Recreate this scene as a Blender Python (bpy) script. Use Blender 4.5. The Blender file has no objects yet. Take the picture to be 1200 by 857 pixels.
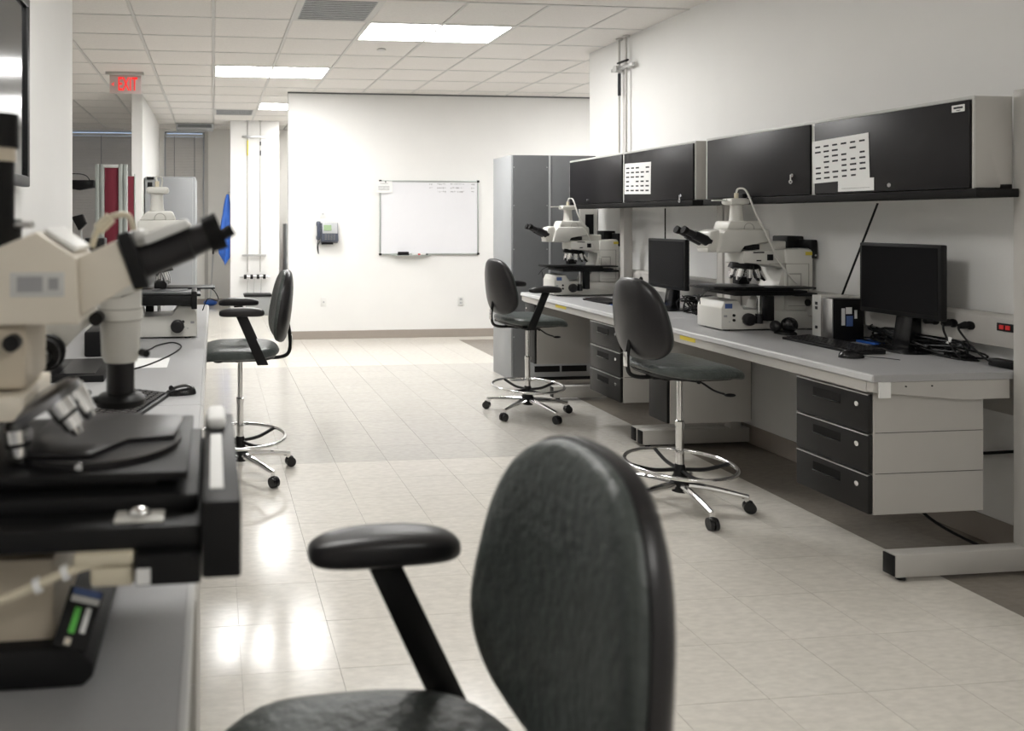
import bpy, bmesh, math, random
from mathutils import Vector, Matrix
PI = math.pi
C = bpy.context.scene.collection
random.seed(7)

# ------------------------------------------------------------------ camera, world, exposure
EYE = 1.475
cd = bpy.data.cameras.new('camera'); cam = bpy.data.objects.new('camera', cd); C.objects.link(cam)
cam.location = (0, 0, EYE)
cam.rotation_euler = (PI/2, 0, -math.atan(96/888.))
cd.sensor_fit = 'HORIZONTAL'; cd.sensor_width = 36.0
cd.lens = 888/1200*36
cd.shift_x = (600-346)/1200
cd.shift_y = -(428.5-257)/1200
cd.clip_start = .05; cd.clip_end = 100
cd.dof.use_dof = True; cd.dof.focus_distance = 4.6; cd.dof.aperture_fstop = 3.0
bpy.context.scene.camera = cam
w = bpy.data.worlds.new('World'); bpy.context.scene.world = w; w.use_nodes = True
w.node_tree.nodes['Background'].inputs[0].default_value = (.62, .76, 1, 1)
w.node_tree.nodes['Background'].inputs[1].default_value = 1.2
vs = bpy.context.scene.view_settings
vs.view_transform = 'Standard'; vs.look = 'None'; vs.gamma = 1; vs.use_curve_mapping = False
vs.exposure = 0.08
LAMP = 35.0          # strength of the fluorescent troffers

# ------------------------------------------------------------------ materials
M = {}
def mat(name, col, rough=.5, metal=0., noise=0., nscale=8., bump=0., bscale=200., bdist=.002, coat=0., emit=None, estr=0., rnd=0., spec=.5, stretch=None):
    m = bpy.data.materials.new(name); m.use_nodes = True
    nt = m.node_tree; b = nt.nodes['Principled BSDF']
    b.inputs['Roughness'].default_value = rough; b.inputs['Metallic'].default_value = metal
    b.inputs['Specular IOR Level'].default_value = spec
    if coat: b.inputs['Coat Weight'].default_value = coat; b.inputs['Coat Roughness'].default_value = .08
    tc = nt.nodes.new('ShaderNodeTexCoord'); vec = tc.outputs['Object']
    if stretch:
        mp = nt.nodes.new('ShaderNodeMapping'); mp.inputs['Scale'].default_value = stretch
        nt.links.new(vec, mp.inputs[0]); vec = mp.outputs[0]
    b.inputs['Base Color'].default_value = (*col, 1)
    src = None
    n = nt.nodes.new('ShaderNodeTexNoise'); n.inputs['Scale'].default_value = nscale; n.inputs['Detail'].default_value = 5
    nt.links.new(vec, n.inputs['Vector'])
    if noise or rnd:
        r = nt.nodes.new('ShaderNodeMapRange')
        r.inputs[1].default_value = .3; r.inputs[2].default_value = .7
        r.inputs[3].default_value = 1-noise; r.inputs[4].default_value = 1+noise
        nt.links.new(n.outputs['Fac'], r.inputs[0]); val = r.outputs[0]
        if rnd:
            oi = nt.nodes.new('ShaderNodeObjectInfo'); q = nt.nodes.new('ShaderNodeMapRange')
            q.inputs[3].default_value = 1-rnd; q.inputs[4].default_value = 1+rnd
            nt.links.new(oi.outputs['Random'], q.inputs[0])
            mu = nt.nodes.new('ShaderNodeMath'); mu.operation = 'MULTIPLY'
            nt.links.new(val, mu.inputs[0]); nt.links.new(q.outputs[0], mu.inputs[1]); val = mu.outputs[0]
            ad = nt.nodes.new('ShaderNodeVectorMath'); ad.operation = 'ADD'
            sc = nt.nodes.new('ShaderNodeMath'); sc.operation = 'MULTIPLY'; sc.inputs[1].default_value = 37.
            nt.links.new(oi.outputs['Random'], sc.inputs[0]); nt.links.new(vec, ad.inputs[0]); nt.links.new(sc.outputs[0], ad.inputs[1])
            nt.links.new(ad.outputs[0], n.inputs['Vector'])
        sv = nt.nodes.new('ShaderNodeVectorMath'); sv.operation = 'SCALE'; sv.inputs[0].default_value = col
        nt.links.new(val, sv.inputs['Scale']); nt.links.new(sv.outputs[0], b.inputs['Base Color'])
    if bump:
        n2 = nt.nodes.new('ShaderNodeTexNoise'); n2.inputs['Scale'].default_value = bscale; n2.inputs['Detail'].default_value = 3
        nt.links.new(tc.outputs['Object'], n2.inputs['Vector'])
        bp = nt.nodes.new('ShaderNodeBump'); bp.inputs['Strength'].default_value = bump; bp.inputs['Distance'].default_value = bdist
        nt.links.new(n2.outputs['Fac'], bp.inputs['Height']); nt.links.new(bp.outputs[0], b.inputs['Normal'])
    if emit: b.inputs['Emission Color'].default_value = (*emit, 1); b.inputs['Emission Strength'].default_value = estr
    M[name] = m; return m
mat('wall', (.81, .805, .79), .75, noise=.012, nscale=3, bump=.12, bscale=260)
mat('wall_far', (.78, .765, .73), .8, noise=.02, nscale=3)
mat('ceil', (.80, .775, .745), .9, noise=.03, nscale=60, bump=.35, bscale=300, rnd=.02)
mat('tee', (.66, .65, .63), .5, noise=.01)
mat('slab', (.3, .29, .27), .9, noise=.02)
mat('grout', (.50, .475, .435), .8, noise=.05)
mat('tile_light', (.64, .61, .555), .17, noise=.075, nscale=22, rnd=.018, bump=.05, bscale=12, stretch=(1, 2.6, 1))
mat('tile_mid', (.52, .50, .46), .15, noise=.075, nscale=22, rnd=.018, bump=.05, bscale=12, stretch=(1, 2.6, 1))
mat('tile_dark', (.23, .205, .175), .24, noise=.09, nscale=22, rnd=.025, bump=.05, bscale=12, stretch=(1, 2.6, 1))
mat('base', (.33, .29, .255), .5, noise=.03)
mat('light', (1, 1, 1), .4, emit=(1, .99, .97), estr=LAMP)
mat('light_dim', (1, 1, 1), .4, emit=(1, .985, .95), estr=LAMP*.56)
mat('vent', (.40, .41, .42), .6, noise=.12, nscale=25)
mat('white_enamel', (.74, .74, .72), .35, noise=.01)
mat('chrome', (.80, .80, .80), .12, 1., noise=.02)
mat('steel', (.55, .55, .55), .3, 1., noise=.05)
mat('black_gloss', (.009, .009, .010), .2, noise=.1, spec=.4)
mat('black', (.009, .009, .0095), .42, noise=.08, bump=.05, spec=.22)
mat('black_soft', (.013, .012, .0135), .34, noise=.1, bump=.06, bscale=350, spec=.42)
mat('black_flat', (.009, .0085, .0085), .7, noise=.1, spec=.2)
mat('vinyl', (.058, .068, .065), .38, noise=.14, nscale=30, bump=.6, bscale=55, bdist=.007, spec=.45)
mat('gunmetal', (.20, .20, .21), .28, 1., noise=.05)
mat('laminate', (.37, .37, .375), .42, noise=.025, nscale=140)
mat('laminate_edge', (.50, .50, .50), .3, noise=.01)  # paler than the worktop, with the front edge highlight in its colour
mat('frame_grey', (.47, .455, .43), .42, noise=.015, bump=.04)
mat('frame_pale', (.60, .60, .58), .38, noise=.015)
mat('black_door', (.014, .013, .0145), .36, spec=.28, noise=.12, nscale=5, bump=.03)
mat('drawer_black', (.009, .0085, .0085), .42, noise=.1, nscale=6, spec=.35)
mat('cab_side', (.30, .31, .32), .4, noise=.012)
mat('cab_light', (.44, .45, .46), .4, noise=.012)
mat('cab_dark', (.155, .16, .165), .5, noise=.03)
mat('scope', (.66, .65, .61), .36, noise=.012)
mat('scope_line', (.38, .37, .34), .5, noise=.01)
mat('cream', (.74, .68, .58), .42, noise=.02)
mat('cream_dark', (.56, .49, .385), .45, noise=.02)
mat('cable_cream', (.66, .60, .46), .5, noise=.02)
mat('screen', (.006, .006, .007), .22, noise=.05, spec=.12)
mat('tv_screen', (.02, .021, .023), .12, noise=.05)
mat('paper', (.82, .82, .81), .8, noise=.01)
mat('ink', (.03, .03, .035), .8, noise=.05)
mat('ink_grey', (.35, .35, .36), .8, noise=.05)
mat('board', (.80, .80, .83), .25, noise=.006)
mat('blue', (.02, .10, .42), .5, noise=.15, nscale=12)
mat('label_blue', (.08, .14, .36), .4, noise=.05)
mat('yellow', (.72, .58, .06), .5, noise=.05)
mat('green', (.12, .55, .08), .5, noise=.05)
mat('teal', (.02, .30, .30), .5, noise=.05)
mat('red', (.65, .02, .02), .5, noise=.02)
mat('exit_red', (.9, .02, .02), .5, emit=(1, .03, .03), estr=.8)
mat('exit_panel', (.72, .60, .58), .3, noise=.01)
mat('maroon', (.15, .010, .025), .8, noise=.06, bump=.2)
mat('aluminium', (.42, .45, .43), .35, .4, noise=.03)
mat('blind', (.62, .585, .54), .6, noise=.02)
mat('phone', (.06, .07, .10), .35, noise=.05)
mat('lcd', (.16, .26, .10), .3, noise=.05)
mat('lens_blue', (.015, .02, .07), .1, noise=.05)
mat('green_dot', (.0, .3, .1), .5, noise=.02)
mat('bin', (.32, .33, .33), .5, noise=.02)
gl = mat('glass', (.9, .95, 1), .03); gl.node_tree.nodes['Principled BSDF'].inputs['Transmission Weight'].default_value = 1

# ------------------------------------------------------------------ mesh builder
class B:
    def __init__(s): s.bm = bmesh.new()
    def _t(s, vs, rot, loc):
        if rot is not None: bmesh.ops.rotate(s.bm, verts=vs, cent=(0, 0, 0), matrix=rot)
        bmesh.ops.translate(s.bm, verts=vs, vec=loc)
    def box(s, a, b, bev=0., seg=2, rot=None):
        """box between corners a and b; rot turns it about its centre"""
        cx = [(a[i]+b[i])/2 for i in range(3)]; d = [abs(b[i]-a[i]) for i in range(3)]
        r = bmesh.ops.create_cube(s.bm, size=1); vs = r['verts']
        bmesh.ops.scale(s.bm, verts=vs, vec=d)
        if bev:
            es = list({e for v in vs for e in v.link_edges})
            g = bmesh.ops.bevel(s.bm, geom=es, offset=min(bev, min(d)*.45), segments=seg, affect='EDGES', profile=.5)
            vs = list({v for f in g['faces'] for v in f.verts} | {v for v in vs if v.is_valid})
        s._t(vs, rot, cx); return s
    def cyl(s, p, q, r1, r2=None, n=16, caps=True):
        p = Vector(p); q = Vector(q); d = q-p; r2 = r1 if r2 is None else r2
        g = bmesh.ops.create_cone(s.bm, cap_ends=caps, segments=n, radius1=r1, radius2=r2, depth=d.length)
        s._t(g['verts'], d.to_track_quat('Z', 'Y').to_matrix(), (p+q)/2); return s
    def sph(s, c, r, n=12, sc=(1, 1, 1), rot=None):
        g = bmesh.ops.create_uvsphere(s.bm, u_segments=n*2, v_segments=n, radius=r)
        bmesh.ops.scale(s.bm, verts=g['verts'], vec=sc); s._t(g['verts'], rot, c); return s
    def torus(s, c, R, r, n=48, m=10, rot=None, sc=(1, 1, 1)):
        vs = []
        for i in range(n):
            a = 2*PI*i/n
            vs.append([s.bm.verts.new(((R+r*math.cos(2*PI*j/m))*math.cos(a)*sc[0], (R+r*math.cos(2*PI*j/m))*math.sin(a)*sc[1], r*math.sin(2*PI*j/m)*sc[2])) for j in range(m)])
        for i in range(n):
            for j in range(m):
                s.bm.faces.new((vs[i][j], vs[(i+1) % n][j], vs[(i+1) % n][(j+1) % m], vs[i][(j+1) % m]))
        s._t([v for q in vs for v in q], rot, c); return s
    def prism(s, pts, axis, a, b, bev=0.):
        """polygon in the plane across axis, extruded along it from a to b. axis y: pts=(x,z); x: (y,z); z: (x,y)"""
        def mk(p, t):
            return {'y': (p[0], t, p[1]), 'x': (t, p[0], p[1]), 'z': (p[0], p[1], t)}[axis]
        A = [s.bm.verts.new(mk(p, a)) for p in pts]; D = [s.bm.verts.new(mk(p, b)) for p in pts]
        fs = [s.bm.faces.new(A), s.bm.faces.new(D[::-1])]
        n = len(pts)
        for i in range(n): fs.append(s.bm.faces.new((A[(i+1) % n], A[i], D[i], D[(i+1) % n])))
        if bev: bmesh.ops.bevel(s.bm, geom=list({e for f in fs for e in f.edges}), offset=bev, segments=2, affect='EDGES', profile=.5)
        return s
    def tube(s, pts, r, n=8, smooth=True, rad=None):
        P = [Vector(p) for p in pts]
        if smooth and len(P) > 2:
            Q = []
            for i in range(len(P)-1):
                a = P[max(i-1, 0)]; b = P[i]; c = P[i+1]; d = P[min(i+2, len(P)-1)]
                for k in range(6):
                    t = k/6
                    Q.append(.5*((2*b)+(c-a)*t+(2*a-5*b+4*c-d)*t*t+(3*b-a-3*c+d)*t**3))
            Q.append(P[-1]); P = Q
        rings = []; up = Vector((0, 0, 1))
        u = None
        for i, p in enumerate(P):
            t = (P[min(i+1, len(P)-1)]-P[max(i-1, 0)]).normalized()
            if u is None: u = t.cross(up if abs(t.z) < .9 else Vector((1, 0, 0))).normalized()
            u = (u-t*u.dot(t)).normalized(); v = t.cross(u)
            rr = r if rad is None else rad(i/(len(P)-1))
            rings.append([s.bm.verts.new(p+u*math.cos(2*PI*j/n)*rr+v*math.sin(2*PI*j/n)*rr) for j in range(n)])
        for i in range(len(rings)-1):
            for j in range(n): s.bm.faces.new((rings[i][j], rings[i][(j+1) % n], rings[i+1][(j+1) % n], rings[i+1][j]))
        s.bm.faces.new(rings[0][::-1]); s.bm.faces.new(rings[-1]); return s
    def lathe(s, prof, c, n=24, rot=None):
        vs = [[s.bm.verts.new((r*math.cos(2*PI*i/n), r*math.sin(2*PI*i/n), z)) for i in range(n)] for r, z in prof]
        for a in range(len(vs)-1):
            for i in range(n): s.bm.faces.new((vs[a][i], vs[a][(i+1) % n], vs[a+1][(i+1) % n], vs[a+1][i]))
        s.bm.faces.new(vs[0][::-1]); s.bm.faces.new(vs[-1])
        s._t([v for q in vs for v in q], rot, c); return s
    def pillow(s, outline, top, bot, place, n=48, m=10, e=3.2):
        """rounded cushion: outline(a)->(p,q); place(p,q,h)->xyz"""
        rs = [math.sin(k/m*PI/2) for k in range(1, m+1)]
        def ring(r, sg):
            h = (1-r**e)**(1/e) if r < 1 else 0
            t = top if sg > 0 else -bot
            return [s.bm.verts.new(place(outline(2*PI*i/n)[0]*r, outline(2*PI*i/n)[1]*r, h*t)) for i in range(n)]
        T = [ring(r, 1) for r in rs]; Bt = [ring(r, -1) for r in rs[:-1]]+[T[-1]]
        for L, fl in ((T, 0), (Bt, 1)):
            c = s.bm.verts.new(place(0, 0, top if not fl else -bot))
            for i in range(n):
                j = (i+1) % n
                s.bm.faces.new((c, L[0][i], L[0][j]) if not fl else (c, L[0][j], L[0][i]))
                for k in range(len(L)-1):
                    q = (L[k][i], L[k+1][i], L[k+1][j], L[k][j])
                    s.bm.faces.new(q if not fl else q[::-1])
        return s
    def build(s, name, m, parent=None, world=False, smooth=True, ang=35, loc=None):
        bmesh.ops.recalc_face_normals(s.bm, faces=s.bm.faces)
        if world and parent is not None:
            o = Vector((0, 0, 0)); p = parent
            while p: o += p.location; p = p.parent
            bmesh.ops.translate(s.bm, verts=s.bm.verts, vec=-o)
        if loc is not None: bmesh.ops.translate(s.bm, verts=s.bm.verts, vec=-Vector(loc))
        me = bpy.data.meshes.new(name); s.bm.to_mesh(me); s.bm.free()
        me.materials.append(M[m] if isinstance(m, str) else m)
        if smooth:
            me.polygons.foreach_set('use_smooth', [True]*len(me.polygons))
            try: me.set_sharp_from_angle(angle=math.radians(ang))
            except Exception: pass
        o = bpy.data.objects.new(name, me); C.objects.link(o)
        if parent is not None: o.parent = parent
        if loc is not None: o.location = loc
        return o
def part(parent, name, m, fn, world=False, **k):
    b = B(); fn(b); return b.build(name, m, parent, world, **k)
def tag(o, label, cat, group=None):
    o['label'] = label; o['category'] = cat
    if group: o['group'] = group
    return o
def thing(name, loc, label, cat, group=None, rz=0):
    o = bpy.data.objects.new(name, None); C.objects.link(o); o.empty_display_size = .1
    o.location = loc; o.rotation_euler = (0, 0, rz); return tag(o, label, cat, group)
def struct(name, m, fn, **k):
    b = B(); fn(b); o = b.build(name, m, **k); o['kind'] = 'structure'; return o
def copy_tree(o, parent=None):
    c = o.copy(); C.objects.link(c); c.parent = parent
    for ch in o.children: copy_tree(ch, c)
    return c
def stuff(o): o['kind'] = 'stuff'; return o
def text_mesh(name, body, size, m, parent, loc, rot, sx=1., ext=.001):
    cu = bpy.data.curves.new(name, 'FONT'); cu.body = body; cu.size = size; cu.extrude = ext; cu.offset = size*.012
    cu.align_x = 'CENTER'; cu.align_y = 'CENTER'
    t = bpy.data.objects.new(name, cu); C.objects.link(t)
    me = bpy.data.meshes.new_from_object(t.evaluated_get(bpy.context.evaluated_depsgraph_get()))
    bpy.data.objects.remove(t); me.materials.clear(); me.materials.append(M[m])
    o = bpy.data.objects.new(name, me); C.objects.link(o); o.parent = parent; o.location = loc; o.rotation_euler = rot; o.scale = (sx, 1, 1)
    return o

# ------------------------------------------------------------------ room shell
CEIL = 3.04; XR = 3.52; XL = -.88; YW = 9.24; YF = 13.2
struct('wall_right', 'wall', lambda b: b.box((XR, -3, 0), (XR+.18, 6.79, CEIL)), smooth=False)
struct('wall_back', 'wall', lambda b: b.box((.915, YW, 0), (5.5, YW+.14, CEIL)), smooth=False)
struct('wall_left', 'wall', lambda b: b.box((XL-.13, -3, 0), (XL, 4.88, CEIL)), smooth=False)
struct('wall_partition', 'wall', lambda b: b.box((XL-.13, 9.6, 0), (XL, 12.6, CEIL)), smooth=False)
struct('wall_rear', 'wall', lambda b: b.box((-5.2, -3.2, 0), (5.7, -3, CEIL)), smooth=False)
struct('wall_outer_left', 'wall', lambda b: b.box((-5.2, -3, 0), (-5, YF, CEIL)), smooth=False)
struct('wall_outer_right', 'wall', lambda b: b.box((5.5, -3, 0), (5.7, YF, CEIL)), smooth=False)
def farwall(b):
    z0, z1 = .9, 2.985
    for x0, x1 in ((-5.2, -3.2), (-1.12, -.84), (-.15, 5.7)): b.box((x0, YF, 0), (x1, YF+.2, CEIL))
    for x0, x1 in ((-3.2, -1.12), (-.84, -.15)):
        b.box((x0, YF, 0), (x1, YF+.2, z0)); b.box((x0, YF, z1), (x1, YF+.2, CEIL))
struct('wall_far', 'wall_far', farwall, smooth=False)
col_ = struct('wall_column', 'wall', lambda b: b.box((.268, 12.0, 0), (1.04, 12.35, CEIL)), smooth=False)
def basebd(n, a, b_): struct(n, 'base', lambda b: b.box(a, b_, .003, 1))
basebd('baseboard_back', (.91, YW-.012, 0), (5.5, YW, .10))
basebd('baseboard_right', (XR-.012, -3, 0), (XR, 6.79, .12))
basebd('baseboard_far', (-5, YF-.012, 0), (5.5, YF, .10))
struct('trim_1', 'cab_dark', lambda b: b.box((.905, YW-.012, CEIL-.022), (5.5, YW-.001, CEIL-.004)))
struct('trim_2', 'frame_grey', lambda b: b.box((-.15, YF-.02, .1), (-.09, YF-.001, 2.99)))
# windows with venetian blinds in the far wall
for k, (x0, x1) in enumerate(((-3.2, -1.12), (-.84, -.15))):
    win = struct('window_%d' % (k+1), 'frame_pale', lambda b: [b.box((x0, YF+.08, .9), (x0+.04, YF+.14, 2.985)), b.box((x1-.04, YF+.08, .9), (x1, YF+.14, 2.985)),
        b.box((x0, YF+.08, .9), (x1, YF+.14, .95)), b.box((x0, YF+.08, 2.968), (x1, YF+.14, 2.985))])
    part(win, 'pane', 'glass', lambda b: b.box((x0+.04, YF+.105, .95), (x1-.04, YF+.113, 2.968)), smooth=False)
    bl = thing('venetian_blind', ((x0+x1)/2, YF+.02, .95), ['wide grey venetian blind hanging over the far left window', 'narrow grey venetian blind hanging over the far window beside the column'][k], 'blind')
    part(bl, 'head_rail', 'frame_pale', lambda b: b.box((x0+.02, YF-.01, 2.900), (x1-.02, YF+.05, 2.944)), world=True)
    def slats(b):
        z = .97
        while z < 2.90:
            b.box((x0+.03, YF-.004, z), (x1-.03, YF+.050, z+.003), rot=Matrix.Rotation(math.radians(63), 3, 'X')); z += .0475
    stuff(part(bl, 'slats', 'blind', slats, world=True, smooth=False))
    nc = 4 if k == 0 else 2
    for i in range(nc):
        xx = x0+(x1-x0)*(i+.5)/nc
        part(bl, 'ladder_tape', 'cab_dark', lambda b: b.box((xx-.004, YF-.004, .96), (xx+.004, YF-.001, 2.9)), world=True)

# ceiling: grid of tees with separate lay-in tiles
G = .61; X0 = -3.05; Y0 = 5.90-G
NX = 14; NY = 13
ceil = struct('ceiling', 'slab', lambda b: b.box((-5.2, -3.2, CEIL+.02), (5.7, YF+.2, CEIL+.12)), smooth=False)
LIGHTS = [(1.22, 5.90), (0.0, 7.73), (.61, 10.17), (-.61, 2.24), (1.22, -1.42), (-4.27, 8.34), (4.27, 7.12), (1.22, 11.39)]  # entries after the third are unseen panels added to brighten dim areas
VENTS = [(.61, 5.29), (0., 10.78), (-.61, 12.0+.0)]
def covered(x, y):
    for lx, ly in LIGHTS:
        if abs(y-ly) < .05 and lx-.05 < x < lx+1.1: return True
    for vx, vy in VENTS[:2]:
        if abs(y-vy) < .05 and abs(x-vx) < .05: return True
    return False
def tilemesh(name, sx, sy, z0, z1, m, bev=.004):
    b = B(); b.box((0, 0, z0), (sx, sy, z1), bev, 1); o = b.build(name, m); me = o.data; bpy.data.objects.remove(o); return me
tm = tilemesh('ceiling_tile', G-.022, G-.022, -.004, .014, 'ceil', .006)
for i in range(NX):
    for j in range(NY):
        x = X0+i*G; y = Y0+j*G
        if covered(x, y): continue
        if x > 3.4 and y+G < 6.7: continue
        if x > .5 and y > 9.2 and x > 1.9: continue
        o = bpy.data.objects.new('ceiling_tile', tm); C.objects.link(o); o.parent = ceil; o.location = (x+.011, y+.011, CEIL)
# the unseen ceiling towards and behind the viewer in larger pieces
part(ceil, 'ceiling_field', 'ceil', lambda b: b.box((-5, -3, CEIL), (5.5, Y0, CEIL+.015)), smooth=False)
part(ceil, 'ceiling_field', 'ceil', lambda b: b.box((-5, Y0, CEIL), (X0, YF, CEIL+.015)), smooth=False)
def tees(b):
    for i in range(NX+1): b.box((X0+i*G-.012, Y0, CEIL-.006), (X0+i*G+.012, YF, CEIL+.012))
for i in range(NX+1):
    x = X0+i*G
    ye = YF if x < 1.0 else YW
    ys = Y0 if x < XR else 6.8
    part(ceil, 'ceiling_tee', 'tee', lambda b: b.box((x-.011, ys, CEIL-.007), (x+.011, ye, CEIL+.008)), smooth=False)
for j in range(NY+1):
    y = Y0+j*G
    xe = XR if y < 6.79 else (5.4 if y < YW else 1.9)
    part(ceil, 'ceiling_tee', 'tee', lambda b: b.box((X0, y-.011, CEIL-.0065), (xe, y+.011, CEIL+.0075)), smooth=False)
lname = ['long bright fluorescent ceiling panel nearest the right wall', 'bright fluorescent ceiling panel left of the middle, above the phone wall', 'small bright ceiling panel farthest away above the column',
    'unseen fluorescent panel added above the cream station to light it', 'unseen fluorescent panel added behind the viewer to light the near area', 'unseen fluorescent panel added behind the left wall to light the blinds',
    'unseen fluorescent panel added behind the right wall to light the back wall',
    'unseen fluorescent panel added behind the whiteboard wall to light the far wall']
for k, (x, y) in enumerate(LIGHTS):
    t = thing('ceiling_light', (x+G, y+G/2, CEIL), lname[k], 'ceiling light', 'fluorescent ceiling panels')
    part(t, 'light_frame', 'tee', lambda b: [b.box((-G+.011, -G/2+.011, -.006), (G-.011, -G/2+.03, .01)), b.box((-G+.011, G/2-.03, -.006), (G-.011, G/2-.011, .01)),
        b.box((-G+.011, -G/2+.03, -.006), (-G+.03, G/2-.03, .01)), b.box((G-.03, -G/2+.03, -.006), (G-.011, G/2-.03, .01))])
    part(t, 'diffuser', 'light' if k not in (3, 4, 5, 7) else 'light_dim', lambda b: b.box((-G+.03, -G/2+.03, -.002), (G-.03, G/2-.03, .006)), smooth=False)
for k, (x, y) in enumerate(VENTS[:2]):
    t = thing('ceiling_vent', (x+G/2, y+G/2, CEIL), ['grey perforated air vent in the ceiling at the top edge', 'grey air vent in the ceiling beyond the second light'][k], 'vent')
    part(t, 'vent_frame', 'tee', lambda b: [b.box((-G/2+.011, -G/2+.011, -.008), (G/2-.011, -G/2+.04, .006)), b.box((-G/2+.011, G/2-.04, -.008), (G/2-.011, G/2-.011, .006)),
        b.box((-G/2+.011, -G/2+.04, -.008), (-G/2+.04, G/2-.04, .006)), b.box((G/2-.04, -G/2+.04, -.008), (G/2-.011, G/2-.04, .006))])
    part(t, 'vent_plate', 'vent', lambda b: b.box((-G/2+.04, -G/2+.04, -.004), (G/2-.04, G/2-.04, .004)), smooth=False)
    def holes(b):
        for i in range(12):
            y_ = -G/2+.06+i*.045
            b.box((-G/2+.05, y_, -.006), (G/2-.05, y_+.012, -.003))
    stuff(part(t, 'vent_louvres', 'cab_dark', holes, smooth=False))
t = thing('ceiling_vent', (-.30, 12.57, CEIL-.10), 'dark grey air diffuser box at the ceiling by the far window', 'vent')
part(t, 'vent_box', 'vent', lambda b: b.box((-.3, -.2, 0), (.3, .2, .088), .005))
part(t, 'vent_slot', 'cab_dark', lambda b: b.box((-.27, -.206, .02), (.27, -.19, .07)))
t = thing('sprinkler', (1.53, 6.82, CEIL-.018), 'small round white sprinkler cover in a ceiling tile', 'sprinkler')
part(t, 'cover_plate', 'tee', lambda b: b.cyl((0, 0, .0), (0, 0, .008), .042, n=24))
part(t, 'cup', 'cab_light', lambda b: b.cyl((0, 0, .008), (0, 0, .014), .03, n=20))

# floor: separate vinyl tiles
TX, TY, FX, FY = .3217, .2975, .092-4*.3217, .375
floor = struct('floor', 'grout', lambda b: b.box((-5.2, -3.2, -.1), (5.7, YF+.2, -.004)), smooth=False)
tms = {k: tilemesh('floor_tile', TX-.0013, TY-.0013, -.004, 0, 'tile_'+k, 0) for k in ('light', 'mid', 'dark')}
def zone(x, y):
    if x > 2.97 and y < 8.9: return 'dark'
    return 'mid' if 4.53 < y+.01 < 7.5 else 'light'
far = {'light': B(), 'mid': B(), 'dark': B()}
for i in range(-12, 18):
    for j in range(-12, 44):
        x = FX+i*TX; y = FY+j*TY; z = zone(x, y)
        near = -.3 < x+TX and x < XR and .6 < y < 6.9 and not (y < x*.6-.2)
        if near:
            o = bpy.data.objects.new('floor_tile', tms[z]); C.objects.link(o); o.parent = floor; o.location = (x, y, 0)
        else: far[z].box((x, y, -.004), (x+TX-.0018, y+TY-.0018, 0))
for k in far: stuff(far[k].build('floor_tile_field', 'tile_'+k, floor, smooth=False))

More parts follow.
